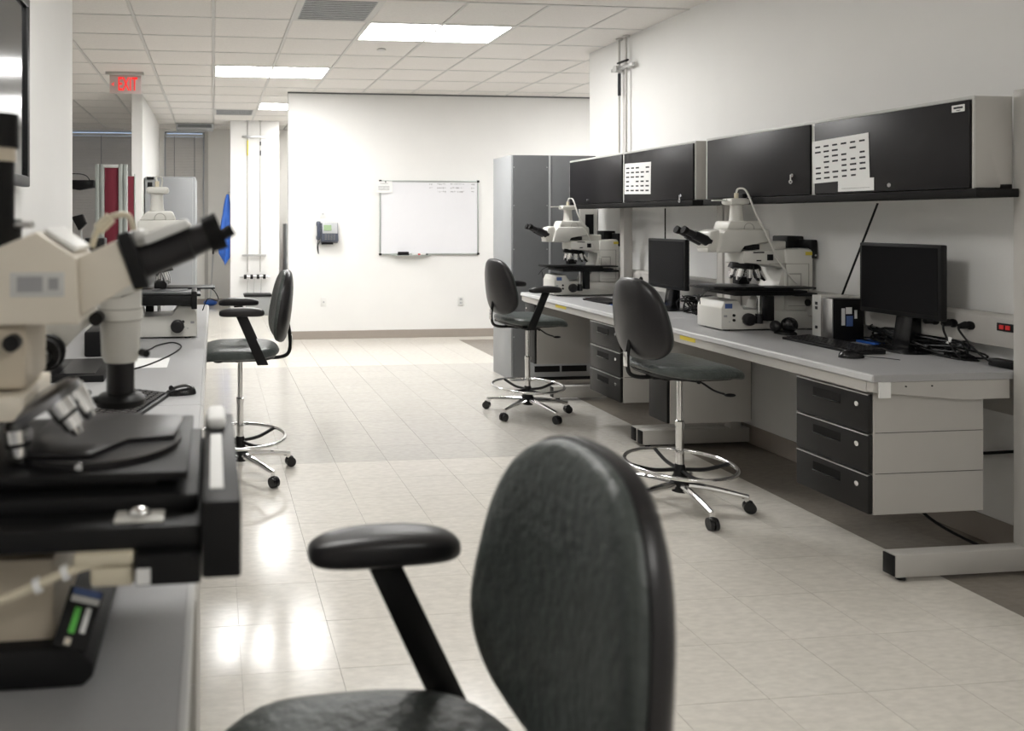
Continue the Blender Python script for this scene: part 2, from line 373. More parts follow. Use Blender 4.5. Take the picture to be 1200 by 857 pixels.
# ------------------------------------------------------------------ drafting chairs
def super_out(a, hp, hq, e, skew=0.):
    c, s_ = math.cos(a), math.sin(a)
    p = hp*math.copysign(abs(c)**(2/e), c); q = hq*math.copysign(abs(s_)**(2/e), s_)
    return p*(1-skew*q/hq), q
def make_chair(label, arms, loc, rz, base_rz=.3, wide=1., ax=0., az=0., tilt=6.):
    """chair faces local +x"""
    t = thing('drafting_chair', loc, label, 'chair', None, rz)
    # seat
    def seat_place(p, q, h):
        x = p+.02; z = .715+h
        z -= .030*max(0, (x-.10)/.15)**2 * (1 if x > .10 else 0)       # waterfall front
        z += .012*(max(0, -x-.08)/.15)
        z -= .012*(1-(q/.24)**2)*(h > 0)
        return (x, q, z)
    part(t, 'seat', 'vinyl', lambda b: b.pillow(lambda a: super_out(a, .245, .245, 3.0), .048, .036, seat_place))
    part(t, 'seat_pan', 'black', lambda b: b.pillow(lambda a: super_out(a, .225, .225, 3.0), .004, .028, lambda p, q, h: (p+.015, q, .70+h), m=5))
    part(t, 'tilt_mechanism', 'black_flat', lambda b: [b.box((-.12, -.05, .655), (.09, .05, .685), .006), b.box((-.17, -.035, .66), (-.10, .035, .682), .005)])
    # backrest
    T = math.radians(tilt)
    def back_place(p, q, h):
        # p lateral, q up, h forward thickness; edges wrap forward
        x = h+.045*(p/.21)**2+.010*(q/.2)**2; z = q
        return (-.262+x*math.cos(T)-z*math.sin(T), p, .972+z*math.cos(T)+x*math.sin(T)*.3)
    part(t, 'backrest', 'vinyl', lambda b: b.pillow(lambda a: super_out(a, .213*wide, .205, 2.7, .16), .046, .01, back_place, n=64, m=14, e=3.6))
    part(t, 'back_shell', 'black_soft', lambda b: b.pillow(lambda a: super_out(a, .217*wide, .209, 2.7, .16), .014, .040, back_place, n=64, m=14, e=3.6))
    part(t, 'back_bracket', 'black', lambda b: b.tube([(-.13, 0, .668), (-.22, 0, .668), (-.275, 0, .685), (-.292, 0, .73), (-.290, 0, .80), (-.280, 0, .86)], .011, 8))
    part(t, 'bracket_plate', 'chrome', lambda b: b.box((-.305, -.014, .725), (-.299, .014, .80), .002), )
    # column and base
    part(t, 'gas_cylinder', 'chrome', lambda b: b.cyl((0, 0, .40), (0, 0, .66), .0145, n=20))
    part(t, 'column_sleeve', 'chrome', lambda b: b.lathe([(.020, .20), (.020, .41), (.023, .412), (.023, .435), (.017, .44)], (0, 0, 0)))
    part(t, 'base_hub', 'black', lambda b: b.lathe([(.040, .075), (.045, .09), (.045, .13), (.030, .16), (.026, .205), (.021, .215)], (0, 0, 0)))
    part(t, 'height_knob', 'black', lambda b: [b.cyl((.018, 0, .645), (.06, -.05, .645), .004), b.sph((.066, -.056, .645), .011, 8)])
    part(t, 'lever', 'black', lambda b: [b.tube([(.0, -.04, .665), (.03, -.11, .66), (.06, -.17, .63), (.10, -.20, .615)], .005, 6), b.sph((.125, -.205, .61), .03, 8, (1, .55, .28))])
    ring = part(t, 'foot_ring', 'chrome', lambda b: b.torus((0, 0, .215), .262, .0105, 64, 12))
    for k in range(4):
        a = PI/2*k+base_rz+.35
        part(ring, 'ring_spoke', 'black', lambda b: b.tube([(.03*math.cos(a), .03*math.sin(a), .185), (.14*math.cos(a), .14*math.sin(a), .185), (.258*math.cos(a), .258*math.sin(a), .213)], .010, 6))
    for k in range(5):
        a = 2*PI/5*k+base_rz; c, s_ = math.cos(a), math.sin(a)
        leg = part(t, 'base_leg', 'chrome', lambda b: [b.tube([(.03*c, .03*s_, .108), (.16*c, .16*s_, .100), (.31*c, .31*s_, .078)], .02, 10, rad=lambda u: .021-.008*u),
            b.cyl((.305*c, .305*s_, .055), (.305*c, .305*s_, .085), .011)])
        px, py = -s_, c
        part(leg, 'caster', 'black_gloss', lambda b: [b.cyl((.315*c+px*q*.012-px*.009, .315*s_+py*q*.012-py*.009, .029), (.315*c+px*q*.012+px*.009, .315*s_+py*q*.012+py*.009, .029), .029, n=18) for q in (-1, 1)]+
            [b.box((.315*c-.016, .315*s_-.016, .026), (.315*c+.016, .315*s_+.016, .062), .008, rot=Matrix.Rotation(a, 3, 'Z'))])
    if arms:
        for sy in (-1, 1):
            part(t, 'arm_pad', 'black_soft', lambda b: b.pillow(lambda a: super_out(a, .125, .044, 2.8), .026, .024, lambda p, q, h: (p+ax, sy*.262+q, .960+az+h+.006*(1-(p/.12)**2)), e=3.2))
            part(t, 'arm_support', 'black', lambda b: [b.prism([(-.02+ax, .95+az), (.035+ax, .95+az), (-.085+ax, .675), (-.145+ax, .675)], 'y', sy*.262-.008, sy*.262+.008, .003),
                b.box((-.145+ax, min(sy*.06, sy*.262), .672), (-.085+ax, max(sy*.06, sy*.262), .682), .003)])
    return t
make_chair('black drafting chair with armrests, closest to the viewer and cut by the frame', True, (.222, .93, 0), PI+.04, .9, .97, -.062, -.015)
make_chair('black drafting chair with armrests at the left bench, facing left', True, (.155, 4.416, 0), PI, .279-PI)
make_chair('black armless drafting chair at the right bench beside the near microscope', False, (2.39, 3.67, 0), .04, -.476)
make_chair('black drafting chair with armrests at the right bench in front of the tall cabinet', True, (2.367, 5.517, 0), .08, -.10)

# ------------------------------------------------------------------ right-hand benches
BX0, BX1 = 2.70, 3.48; BH = .83
def make_bench(label, y0, y1, posts):
    t = thing('lab_bench', (3.1, (y0+y1)/2, 0), label, 'bench', 'lab benches along the right wall')
    P = lambda n, m, f, **k: part(t, n, m, f, world=True, **k)
    P('worktop', 'laminate', lambda b: b.box((BX0+.012, y0, BH-.03), (BX1, y1, BH), .002, 1))
    P('worktop_edge', 'laminate_edge', lambda b: b.prism([(BX0, BH-.026), (BX0+.004, BH-.006), (BX0+.012, BH), (BX0+.014, BH-.03), (BX0+.004, BH-.03)], 'y', y0, y1))
    P('front_rail', 'frame_grey', lambda b: b.box((BX0+.012, y0+.035, .752), (BX0+.04, y1-.035, BH-.031), .002, 1))
    for ya in (y0+.003, y1-.035):
        P('support_arm', 'frame_grey', lambda b: b.prism([(BX0+.012, BH-.031), (3.345, BH-.031), (3.345, .718), (3.13, .718), (BX0+.012, .757)], 'y', ya, ya+.032, .002), smooth=False)
    for yp in posts:
        P('post', 'frame_grey', lambda b: b.box((3.352, yp-.03, .10), (3.43, yp+.03, 2.02), .006, 2))
        ft = P('foot', 'frame_grey', lambda b: b.box((2.752, yp-.03, .018), (3.49, yp+.03, .112), .005, 2))
        part(ft, 'end_cap', 'black', lambda b: b.box((2.745, yp-.026, .023), (2.753, yp+.026, .107), .002), world=True)
        part(ft, 'levelling_glide', 'black', lambda b: b.cyl((2.80, yp, 0), (2.80, yp, .02), .018), world=True)
    P('back_panel', 'frame_grey', lambda b: b.box((3.46, y0+.05, .62), (3.475, y1-.05, .795), .002))
    r = P('power_raceway', 'frame_grey', lambda b: b.prism([(3.515, .915), (3.435, .915), (3.435, 1.04), (3.455, 1.055), (3.515, 1.055)], 'y', y0, y1, .002))
    k = 0
    for ya in ([y0+.25, y0+.33, y0+.42, y0+.9, y0+1.2] if y0 < 4 else [y0+.5, y0+.6, y0+1.1]):
        part(r, 'outlet', 'black', lambda b: b.cyl((3.437, ya, .99), (3.428, ya, .99), .020, n=20), world=True); k += 1
    s_ = part(r, 'rocker_switch', 'black', lambda b: b.box((3.428, y0+.06, .985), (3.437, y0+.13, 1.02), .002), world=True)
    part(r, 'switch_lamp', 'red', lambda b: [b.box((3.424, y0+.072, .994), (3.429, y0+.090, 1.012)), b.box((3.424, y0+.098, .994), (3.429, y0+.116, 1.012))], world=True)
    return t
bench1 = make_bench('pale grey steel lab bench at the right, nearest the viewer', 2.855, 4.675, (2.822, 4.640))
part(bench1, 'tape_strip', 'paper', lambda b: [b.box((2.735, 2.850, .735), (2.785, 2.8575, .800))], world=True)
part(bench1, 'warning_sticker', 'yellow', lambda b: b.box((BX0+.010, 4.02, .775), (BX0+.0125, 4.16, .799)), world=True)
part(bench1, 'screw', 'black', lambda b: [b.cyl((x, 2.860, .78), (x, 2.854, .78), .003, n=8) for x in (2.86, 2.98)], world=True)
bench2 = make_bench('pale grey steel lab bench at the right, farther from the viewer by the tall cabinet', 4.68, 6.45, (4.717, 5.93))
part(bench2, 'warning_sticker', 'yellow', lambda b: b.box((BX0+.010, 5.60, .775), (BX0+.0125, 5.78, .797)), world=True)

def drawer_unit(label, y0, y1, x1, n, cat='drawer unit', name='drawer_unit'):
    t = thing(name, (2.95, (y0+y1)/2, .237), label, cat, 'units hung under the right benches' if n else None)
    part(t, 'body', 'frame_grey', lambda b: b.box((2.742, y0, .237), (x1, y1, .748), .002, 1), world=True)
    part(t, 'side_seam', 'black_flat', lambda b: [b.box((2.75, y0-.0006, z-.0012), (x1-.003, y0+.001, z+.0012)) for z in ((.409, .58) if n else ())] or b.box((x1-.003, y0-.0006, .25), (x1-.0005, y0+.001, .74)), world=True, smooth=False)
    if n:
        h = (.748-.240)/n
        for k in range(n):
            z0 = .240+k*h; z1 = z0+h-.006
            d = part(t, 'drawer', 'drawer_black', lambda b: b.box((2.720, y0+.002, z0), (2.742, y1-.002, z1), .004), world=True)
            hy = (y0+y1)/2+.02
            part(d, 'handle_recess', 'black_flat', lambda b: [b.box((2.7185, hy-.075, z1-.068), (2.7205, hy+.075, z1-.030))], world=True)
            part(d, 'handle_lip', 'black_gloss', lambda b: [b.box((2.714, hy-.075, z1-.071), (2.7205, hy+.075, z1-.064), .002)], world=True)
            part(d, 'drawer_glint', 'steel', lambda b: b.box((2.7185, y0+.004, z1-.005), (2.732, y1-.004, z1+.0008), .001), world=True)  # bright strip stands in for the highlight along the drawer lip
            part(d, 'lock', 'chrome', lambda b: b.cyl((2.7205, y0+.055, z1-.050), (2.714, y0+.055, z1-.050), .0105), world=True)
    else:
        d = part(t, 'door', 'drawer_black', lambda b: b.box((2.722, y0+.002, .240), (2.742, y1-.002, .744), .004), world=True)
        part(d, 'lock', 'chrome', lambda b: b.cyl((2.7225, y1-.05, .70), (2.716, y1-.05, .70), .009), world=True)
    return t
drawer_unit('black-fronted three-drawer unit hanging under the near right bench', 2.888, 3.285, 3.255, 3)
drawer_unit('black-fronted cupboard unit hanging under the right bench behind the armless chair', 4.305, 4.50, 3.27, 0, 'cupboard', 'pedestal_cupboard')
bpy.data.objects['pedestal_cupboard']
drawer_unit('black-fronted three-drawer unit hanging under the far right bench', 4.83, 5.245, 3.22, 3)
drawer_unit('pedestal cupboard at the far end of the right bench beside the tall cabinet', 6.20, 6.41, 3.28, 0, 'cupboard', 'pedestal_cupboard')

# ------------------------------------------------------------------ overhead cabinets
def sheet_print(b, x, y0, y1, z0, z1, cols, rows, seed, frac=.62, hh=.32):
    rr = random.Random(seed)
    for i in range(cols):
        for j in range(rows):
            if rr.random() < .14: continue
            cy = y0+(y1-y0)*(i+.5)/cols; cz = z0+(z1-z0)*(j+.5)/rows
            wy = (y1-y0)/cols*frac/2*rr.uniform(.8, 1.1); wz = (z1-z0)/rows*hh/2
            b.box((x-.0012, cy-wy, cz-wz), (x, cy+wy, cz+wz))
def over_cab(label, y0, y1, yd, over):
    t = thing('overhead_cabinet', (3.27, (y0+y1)/2, 1.60), label, 'wall cabinet', 'overhead cabinets above the right benches')
    P = lambda n, m, f, **k: part(t, n, m, f, world=True, **k)
    P('body', 'frame_grey', lambda b: b.prism([(3.175, 1.607), (3.175, 1.993), (3.348, 1.993), (3.348, 1.622), (3.29, 1.622), (3.29, 1.607)], 'y', y0, y1, .002))
    P('body_frame', 'frame_pale', lambda b: [b.box((3.168, y0, 1.980), (3.176, y1, 1.995), .002), b.box((3.166, y0, 1.602), (3.176, y0+.008, 1.980), .002),
        b.box((3.166, y1-.02, 1.602), (3.176, y1, 1.980), .002), b.box((3.166, yd-.014, 1.602), (3.176, yd+.014, 1.980), .002)])
    P('task_light', 'black_flat', lambda b: b.box((3.145, y0-over, 1.567), (3.345, y1, 1.603), .003))
    P('bracket', 'black_flat', lambda b: b.box((3.2905, y0-.001, 1.604), (3.345, y0+.10, 1.622)))
    for k, (a, c) in enumerate(((y0+.011, yd-.016), (yd+.016, y1-.022))):
        d = P('door', 'black_door', lambda b: b.box((3.156, a, 1.606), (3.174, c, 1.978), .0025))
        ly = (c-.30 if k else a+.37) if y0 < 4 else (c-.33 if k else a+.12)
        if y0 < 4 and k == 1: ly = yd+.13
        part(d, 'lock', 'chrome', lambda b: [b.cyl((3.156, ly, 1.635 if (k == 0 or y0 > 4) else 1.715), (3.147, ly, 1.635 if (k == 0 or y0 > 4) else 1.715), .010)], world=True)
        if k == 1 and y0 < 4 or (y0 > 4 and k == 0):
            zz = 1.715 if y0 < 4 else 1.635
            part(d, 'key', 'steel', lambda b: [b.box((3.138, ly-.004, zz-.03), (3.140, ly+.004, zz+.004)), b.torus((3.139, ly, zz-.035), .009, .003, 16, 6, Matrix.Rotation(PI/2, 3, 'Y'))], world=True)
    return t
cab1 = over_cab('black-doored overhead cabinet at the right, nearest the viewer', 2.850, 4.582, 3.70, .03)
cab2 = over_cab('black-doored overhead cabinet farther away, beside the tall cabinet', 4.694, 6.47, 5.568, .0)
def paper(name, label, y0, y1, z0, z1, x, cols, rows, seed, tilt=0., **k):
    t = thing(name, (x, (y0+y1)/2, z0), label, 'paper')
    t.rotation_euler = (tilt, 0, 0)
    part(t, 'sheet', 'paper', lambda b: b.box((x-.0010, y0, z0), (x, y1, z1)), world=True, smooth=False)
    o = part(t, 'printing', 'ink', lambda b: sheet_print(b, x-.001, y0+.01, y1-.01, z0+.01, z1-.02, cols, rows, seed, **k), world=True, smooth=False)
    stuff(o); return t
paper('paper_sheet', 'large white sheet of printed labels taped on the near overhead cabinet', 3.343, 3.69, 1.668, 1.890, 3.1545, 6, 7, 1, -.03)
paper('paper_note', 'small white note under the large label sheet on the near overhead cabinet', 3.32, 3.53, 1.614, 1.676, 3.1552, 1, 3, 2, 0, frac=.8, hh=.12)
paper('paper_sheet', 'white sheet of printed labels taped on the farther overhead cabinet', 5.19, 5.54, 1.663, 1.897, 3.1545, 5, 6, 3, .03)
t = thing('label_tag', (3.1545, 2.907, 1.932), 'small white tag with black print on the near cabinet corner', 'tag')
part(t, 'sheet', 'paper', lambda b: b.box((-.001, -.030, .0), (0, .026, .03)), smooth=False)
part(t, 'printing', 'ink', lambda b: [b.box((-.0016, -.022, .014), (-.001, .018, .022)), b.box((-.0016, -.012, .005), (-.001, .006, .008))], smooth=False)

# ------------------------------------------------------------------ tall cabinet
t = thing('tall_cabinet', (3.1, 6.9, 0), 'tall grey metal cabinet standing at the end of the right benches', 'cabinet')
part(t, 'side_panel', 'cab_side', lambda b: b.box((2.70, 6.66, .0), (2.72, 7.10, 2.06), .002), world=True)
part(t, 'body', 'cab_dark', lambda b: b.box((2.72, 6.68, .0), (3.51, 7.10, 2.055), .002), world=True)
part(t, 'front_panel', 'cab_dark', lambda b: b.prism([(2.722, .0), (2.85, .0), (2.85, .26), (3.055, .26), (3.055, 2.06), (2.722, 2.06)], 'y', 6.655, 6.68), world=True)
part(t, 'front_panel', 'cab_dark', lambda b: b.box((3.075, 6.655, .26), (3.51, 6.68, 2.06), .002), world=True)
part(t, 'panel_divider', 'cab_light', lambda b: b.box((3.056, 6.650, .26), (3.074, 6.68, 2.06)), world=True)
part(t, 'base_panel', 'cab_light', lambda b: b.box((2.853, 6.655, .0), (3.51, 6.68, .255), .002), world=True)
part(t, 'vent_grille', 'black_flat', lambda b: [b.box((x, 6.652, .075), (x+.24, 6.656, .130)) for x in (2.92, 3.18)]+[b.box((2.87, 6.652, .0), (3.50, 6.656, .03))], world=True)
part(t, 'rivet', 'steel', lambda b: [b.sph((x, 6.655, z), .005, 6) for x in (2.725, 3.04) for z in (.4, .8, 1.2, 1.6, 1.95)], world=True)

# ------------------------------------------------------------------ inspection microscopes
def make_scope(label, loc, rz, rise=0., ku=.155, blue=True, hx=0., thick=False):
    """local: operator side at x=0 looking towards +x (rear), height from bench"""
    t = thing('inspection_microscope', loc, label, 'microscope', None, rz)
    P = lambda n, m, f, par=None, **k: part(par or t, n, m, f, **k)
    base = P('base', 'scope', lambda b: [b.prism([(0, .008), (0, .13), (.02, .172), (.105, .178), (.13, .118), (.575, .112), (.59, .1), (.59, .008)], 'y', -.115, .115, .006)])
    P('foot', 'black', lambda b: [b.cyl((x, y, 0), (x, y, .009), .018) for x in (.05, .57) for y in (-.085, .085)], base)
    for sy in (-1, 1):
        y = sy*.1155
        if blue: P('blue_label', 'label_blue', lambda b: b.box((.022, y-.0008, .130), (.066, y+.0008, .158)), base)
        P('button', 'black', lambda b: [b.cyl((.075, y-sy*.002, z), (.075, y+sy*.005, z), .008) for z in (.062, .09)], base)
        P('print', 'ink_grey', lambda b: [b.box((.015, y-.0006, .08), (.035, y+.0006, .092)), b.box((.045, y-.0006, .052), (.055, y+.0006, .056))], base)
    P('focus_knob', 'black_soft', lambda b: [b.cyl((ku, -.155, .068), (ku, .155, .068), .022, n=24)]+[b.lathe([(.012, 0), (.034, .003), (.037, .012), (.035, .03), (.026, .037)], (ku, sy*.117, .068), 24, Matrix.Rotation(-sy*PI/2, 3, 'X')) for sy in (-1, 1)])
    P('body_column', 'scope', lambda b: [b.box((.405, -.10, .113), (.575, .10, .47), .012), ])
    P('body_web', 'scope', lambda b: b.prism([(.28, .10), (.42, .10), (.42, .40), (.40, .40), (.385, .28), (.35, .20), (.30, .165)], 'y', -.085, .085, .006))
    for sy in (-1, 1):
        y = sy*.1005
        P('side_recess', 'scope_line', lambda b: [b.box((.30, y-.001, .383), (.545, y+.001, .387)), b.box((.542, y-.001, .14), (.547, y+.001, .387)), b.box((.42, y-.001, .138), (.547, y+.001, .142))])
        P('name_plate', 'yellow', lambda b: b.box((.525, y-.0015, .435), (.565, y+.0015, .455)))
        P('panel_window', 'scope_line', lambda b: b.box((.41, y-.002, .25), (.50, y+.002, .33), .002))
        P('inner_window', 'scope', lambda b: b.box((.418, y-.003, .258), (.492, y+.003, .322), .002))
    P('arm', 'scope', lambda b: [b.prism([(.155, .385), (.155, .46), (.578, .475), (.578, .385), (.44, .385), (.42, .36), (.36, .36), (.34, .385)], 'y', -.085, .085, .008)])
    P('arm_controls', 'black', lambda b: [b.box((.30, sy*.087-.003, .405), (.335, sy*.087+.003, .44), .002) for sy in (-1, 1)]+[b.box((.215, sy*.087-.003, .448), (.28, sy*.087+.003, .455), .001) for sy in (-1, 1)]+[b.box((.235, sy*.087-.003, .40), (.262, sy*.087+.003, .408), .001) for sy in (-1, 1)])
    P('illuminator', 'scope', lambda b: b.box((.24, -.055, .462), (.44, .055, .515+rise*.3), .006))
    P('filter_slot', 'black', lambda b: b.box((.175, -.075, .468), (.262, .075, .498), .003))
    P('lamp_house', 'black', lambda b: [b.box((.49, .0, .44), (.595, .13, .545), .008), b.box((.56, -.10, .415), (.60, .13, .525), .006)])
    P('lamp_cap', 'chrome', lambda b: b.cyl((.585, -.101, .435), (.585, -.105, .435), .006))
    r = rise
    P('head', 'scope', lambda b: [b.prism([(.005, .45), (.03, .56+r), (.055, .585+r), (.32, .585+r), (.325, .505), (.15, .50), (.15, .45)], 'y', -.085, .085, .012)])
    P('head_cap', 'scope', lambda b: [b.prism([(.065+hx, .583+r), (.085+hx, .635+r), (.27, .635+r), (.315, .583+r)], 'y', -.07, .07, .012)])
    P('cap_emblem', 'scope_line', lambda b: [b.torus((.20, sy*.0705, .592+r), .03, .002, 24, 6, Matrix.Rotation(PI/2, 3, 'X'), (1, 1, 1)) for sy in (-1, 1)])
    P('camera_port', 'scope', lambda b: [b.lathe([(.042, .632+r), (.037, .65+r), (.033, .72+r), (.036, .735+r)], (.17+hx, 0, 0))])
    P('port_flange', 'scope', lambda b: [b.box((.105+hx, -.05, .73+r), (.225+hx, .05, .768+r), .014)]+([] if thick else [b.box((.02, -.012, .752+r), (.11, .012, .760+r), .003)]))
    P('port_camera', 'black', lambda b: [b.box((.195+hx, -.02, .767+r), (.222+hx, .02, .795+r), .004)])
    cab = P('camera_plug', 'cable_cream', lambda b: [b.cyl((.17+hx, 0, .765+r), (.17+hx, 0, .80+r), .012)])
    P('camera_cable', 'scope', lambda b: b.tube([(.17+hx, 0, .80+r), (.175+hx, -.01, .825+r), (.195, -.04, .820+r), (.20, -.075, .77+r), (.215, -.105, .68+r), (.27, -.112, .57+r), (.35, -.118, .40), (.43, -.113, .30), (.47, -.104, .27)], .0055, 8), cab)
    # binocular tube
    P('eyepiece_mount', 'scope', lambda b: [b.prism([(-.045, .475), (-.03, .575), (.03, .587), (.03, .46), (-.01, .455)], 'y', -.06, .06, .012), b.box((-.04, -.05, .452), (.0, .05, .474), .003)])
    for sy in (-1, 1):
        e = P('eyepiece', 'black_soft', lambda b: [b.cyl((-.02, sy*.032, .512), (-.115, sy*.034, .555), .031, .026, 20), b.cyl((-.11, sy*.034, .553), (-.165, sy*.036, .578), .021, .018, 20)])
        P('eye_cup', 'black_flat', lambda b: [b.cyl((-.16, sy*.036, .576), (-.182, sy*.036, .586), .021, .024, 20)], e)
    # nosepiece
    R = Matrix.Rotation(math.radians(14), 3, 'Y')
    n_ = P('nosepiece', 'black', lambda b: [b.cyl((.205, 0, .383), (.20, 0, .352), .062, .072, 28), b.sph((.26, 0, .352), .055, 10, (1, 1, .6))])
    for (x, y, ax, l) in ((.175, -.035, -.02, .055), (.215, -.05, .0, .060), (.255, -.045, .02, .058), (.285, -.02, .045, .056), (.18, .04, -.02, .05), (.24, .05, .02, .05)):
        P('objective_lens', 'chrome', lambda b: [b.cyl((x, y, .352), (x+ax*.7, y, .352-l*.85), .019, .018, 18), b.cyl((x+ax*.7, y, .352-l*.85), (x+ax*1.1, y, .352-l*1.2), .016, .009, 18)], n_)
    P('objective_lens', 'black', lambda b: b.box((.165, -.03, .262), (.235, .03, .305), .006), n_)
    # stage
    st = P('stage', 'black', lambda b: [b.box((-.02, -.17, .232), (.40, .17, .246), .004), b.box((.06, -.15, .205), (.50, .15, .232), .004), b.box((-.10, -.20, .252), (.20, -.03, .262), .003), b.box((.12, -.19, .246), (.52, -.05, .256), .003), b.box((.40, -.20, .205), (.52, -.10, .222), .003)])
    if thick: P('stage_carriage', 'black', lambda b: [b.box((.0, -.17, .165), (.03, .19, .26), .004), b.box((.02, -.14, .185), (.34, .18, .235), .004)], st)
    P('stage_plate', 'cab_dark', lambda b: [b.box((.02, -.12, .2465), (.30, .14, .252), .002), b.cyl((.15, 0, .252), (.15, 0, .256), .10, n=32)], st)
    P('stage_rod', 'chrome', lambda b: b.cyl((.215, -.13, .10), (.215, -.13, .205), .010), st)
    P('stage_knob', 'black_soft', lambda b: [b.cyl((.215, -.13, .045), (.215, -.13, .085), .022, n=20), b.cyl((.215, -.13, .085), (.215, -.13, .10), .017, n=20)], st)
    P('stage_block', 'black', lambda b: b.box((.245, -.16, .06), (.29, -.115, .205), .004), st)
    P('stage_cable', 'black', lambda b: b.tube([(-.06, -.17, .252), (-.10, -.13, .23), (-.12, -.08, .18), (-.06, .0, .20), (-.03, .04, .14)], .003, 6), st)
    return t
make_scope('off-white inspection microscope on the near right bench behind the armless chair', (2.912, 4.19, BH), -.03)
make_scope('off-white inspection microscope on the far right bench in front of the tall cabinet', (2.845, 6.20, BH), -.03, -.005)
make_scope('off-white inspection microscope at the far end of the left bench', (-.09, 4.26, BH), PI+.02, .055, .105, False, .05, True)

# ------------------------------------------------------------------ computer gear on the right benches
def make_monitor(label, x, y, rz=0., dz=0.):
    t = thing('computer_monitor', (x+.05, y, BH), label, 'monitor', 'computer monitors on the right benches', rz)
    W2 = .222
    part(t, 'bezel', 'black', lambda b: [b.box((-.05, -W2, .17+dz), (-.015, W2, .525+dz), .006), b.box((-.02, -.15, .24+dz), (.01, .15, .46+dz), .012)])
    part(t, 'screen', 'screen', lambda b: b.box((-.0515, -W2+.016, .195+dz), (-.0495, W2-.016, .509+dz)), smooth=False)
    part(t, 'neck', 'black_gloss', lambda b: b.prism([(.005, .30), (.035, .30), (.03, .012), (-.04, .012)], 'y', -.045, .045, .004))
    part(t, 'stand_base', 'black_gloss', lambda b: b.pillow(lambda a: super_out(a, .11, .13, 4), .010, .002, lambda p, q, h: (p-.03, q, .0025+h)))
    return t
make_monitor('black flat monitor on the near right bench, by the power raceway', 3.345, 3.385)
make_monitor('black flat monitor on the far right bench, seen beside the armless chair back', 3.215, 5.10, 0, -.02)
def make_keyboard(label, x, y, rz, L=.44):
    t = thing('keyboard', (x, y, BH), label, 'keyboard', None, rz)
    part(t, 'case', 'black', lambda b: b.prism([(-.075, 0), (.075, 0), (.075, .022), (-.075, .012)], 'y', -L/2, L/2, .003))
    def keys(b):
        for r in range(6):
            x_ = -.062+r*.0225; z = .0125+(x_+.075)*.067
            n = 20
            for k in range(n):
                if r == 0 and 5 < k < 11: continue
                y_ = -L/2+.012+k*(L-.024)/n
                b.box((x_, y_, z), (x_+.018, y_+.0165, z+.006), rot=Matrix.Rotation(-.066, 3, 'Y'))
            if r == 0: b.box((x_, -L/2+.012+6*(L-.024)/n, z), (x_+.018, -L/2+.012+11*(L-.024)/n-.003, z+.006))
    stuff(part(t, 'keys', 'black_soft', keys, smooth=False))
    part(t, 'keyboard_cable', 'black', lambda b: b.tube([(.07, .05, .01), (.12, .06, .004), (.15, .09, .004), (.17, .14, .004)], .002, 6))
    return t
make_keyboard('black keyboard on the near right bench', 3.035+.08, 3.53, 0, .48)
make_keyboard('black keyboard on the far right bench beside the blue mouse pad', 3.02, 5.60, .1, .34)
make_keyboard('black keyboard on the left bench under the zoom lens', -.29, 2.60, PI-.28, .44)
def make_mouse(name_label, x, y, rz, z=BH):
    rz += -PI/2
    t = thing('computer_mouse', (x, y, z), name_label, 'mouse', None, rz)
    part(t, 'shell', 'black_gloss', lambda b: b.pillow(lambda a: super_out(a, .032, .058, 2.4, .12), .034, .0005, lambda p, q, h: (p, q, .0006+h*(1-.25*(q/.058))), e=2.2, n=32, m=8))
    part(t, 'wheel', 'black_flat', lambda b: b.cyl((-.004, .035, .026), (.004, .035, .026), .009))
    part(t, 'mouse_cable', 'black', lambda b: b.tube([(0, .056, .008), (.01, .09, .003), (.04, .13, .003), (.09, .16, .003)], .0018, 6))
    return t
make_mouse('black computer mouse in front of the keyboard on the near right bench', 2.955, 3.23, 0)
make_mouse('black computer mouse on the blue pad on the far right bench', 3.05, 5.37, .1, BH+.0035)
make_mouse('black computer mouse on the left bench beside the zoom lens', -.12, 2.82, PI+.25)
tag(part(None, 'mouse_pad', 'blue', lambda b: b.box((2.97, 5.28, BH), (3.15, 5.48, BH+.003), .001)), 'blue mouse pad on the far right bench', 'mouse pad')
def make_trackball(label, x, y):
    t = thing('desk_controller', (x, y, BH), label, 'controller', None, 0)
    part(t, 'foot_plate', 'black', lambda b: b.pillow(lambda a: super_out(a, .05, .055, 2.5), .02, .001, lambda p, q, h: (p, q, .0015+h)))
    part(t, 'dome', 'black_gloss', lambda b: b.sph((.012, -.015, .055), .042, 12))
    part(t, 'grip', 'black_soft', lambda b: b.sph((-.035, .03, .04), .034, 10, (.8, 1, 1)))
    return t
make_trackball('black rounded controller beside the keyboard on the near right bench', 3.19, 3.93)
make_trackball('black rounded controller beside the mouse pad on the far right bench', 3.19, 5.42)
t = thing('computer_tower', (3.33, 3.69, BH), 'small black computer box with white stickers on the near right bench', 'computer')
part(t, 'case', 'black', lambda b: b.box((-.085, -.03, .006), (.09, .03, .225), .004))
part(t, 'front_panel', 'steel', lambda b: b.box((-.093, -.03, .004), (-.085, .03, .225), .003))
part(t, 'sticker', 'paper', lambda b: [b.box((-.04, -.0312, .085), (-.02, -.0300, .175)), b.box((-.015, -.0312, .145), (.02, -.030, .18)), b.box((.035, -.0312, .12), (.05, -.03, .165))], smooth=False)
part(t, 'circuit_label', 'label_blue', lambda b: b.box((-.012, -.0312, .08), (.025, -.030, .135)), smooth=False)
part(t, 'foot', 'black_flat', lambda b: b.box((-.1, -.045, 0), (.10, .045, .008), .003))
t = thing('computer_tower', (3.355, 3.795, BH), 'slim white computer box behind the black one on the near right bench', 'computer')
part(t, 'case', 'scope', lambda b: b.box((-.085, -.03, .004), (.075, .03, .232), .004))
part(t, 'front_panel', 'frame_pale', lambda b: b.box((-.092, -.03, .004), (-.084, .03, .232), .002))
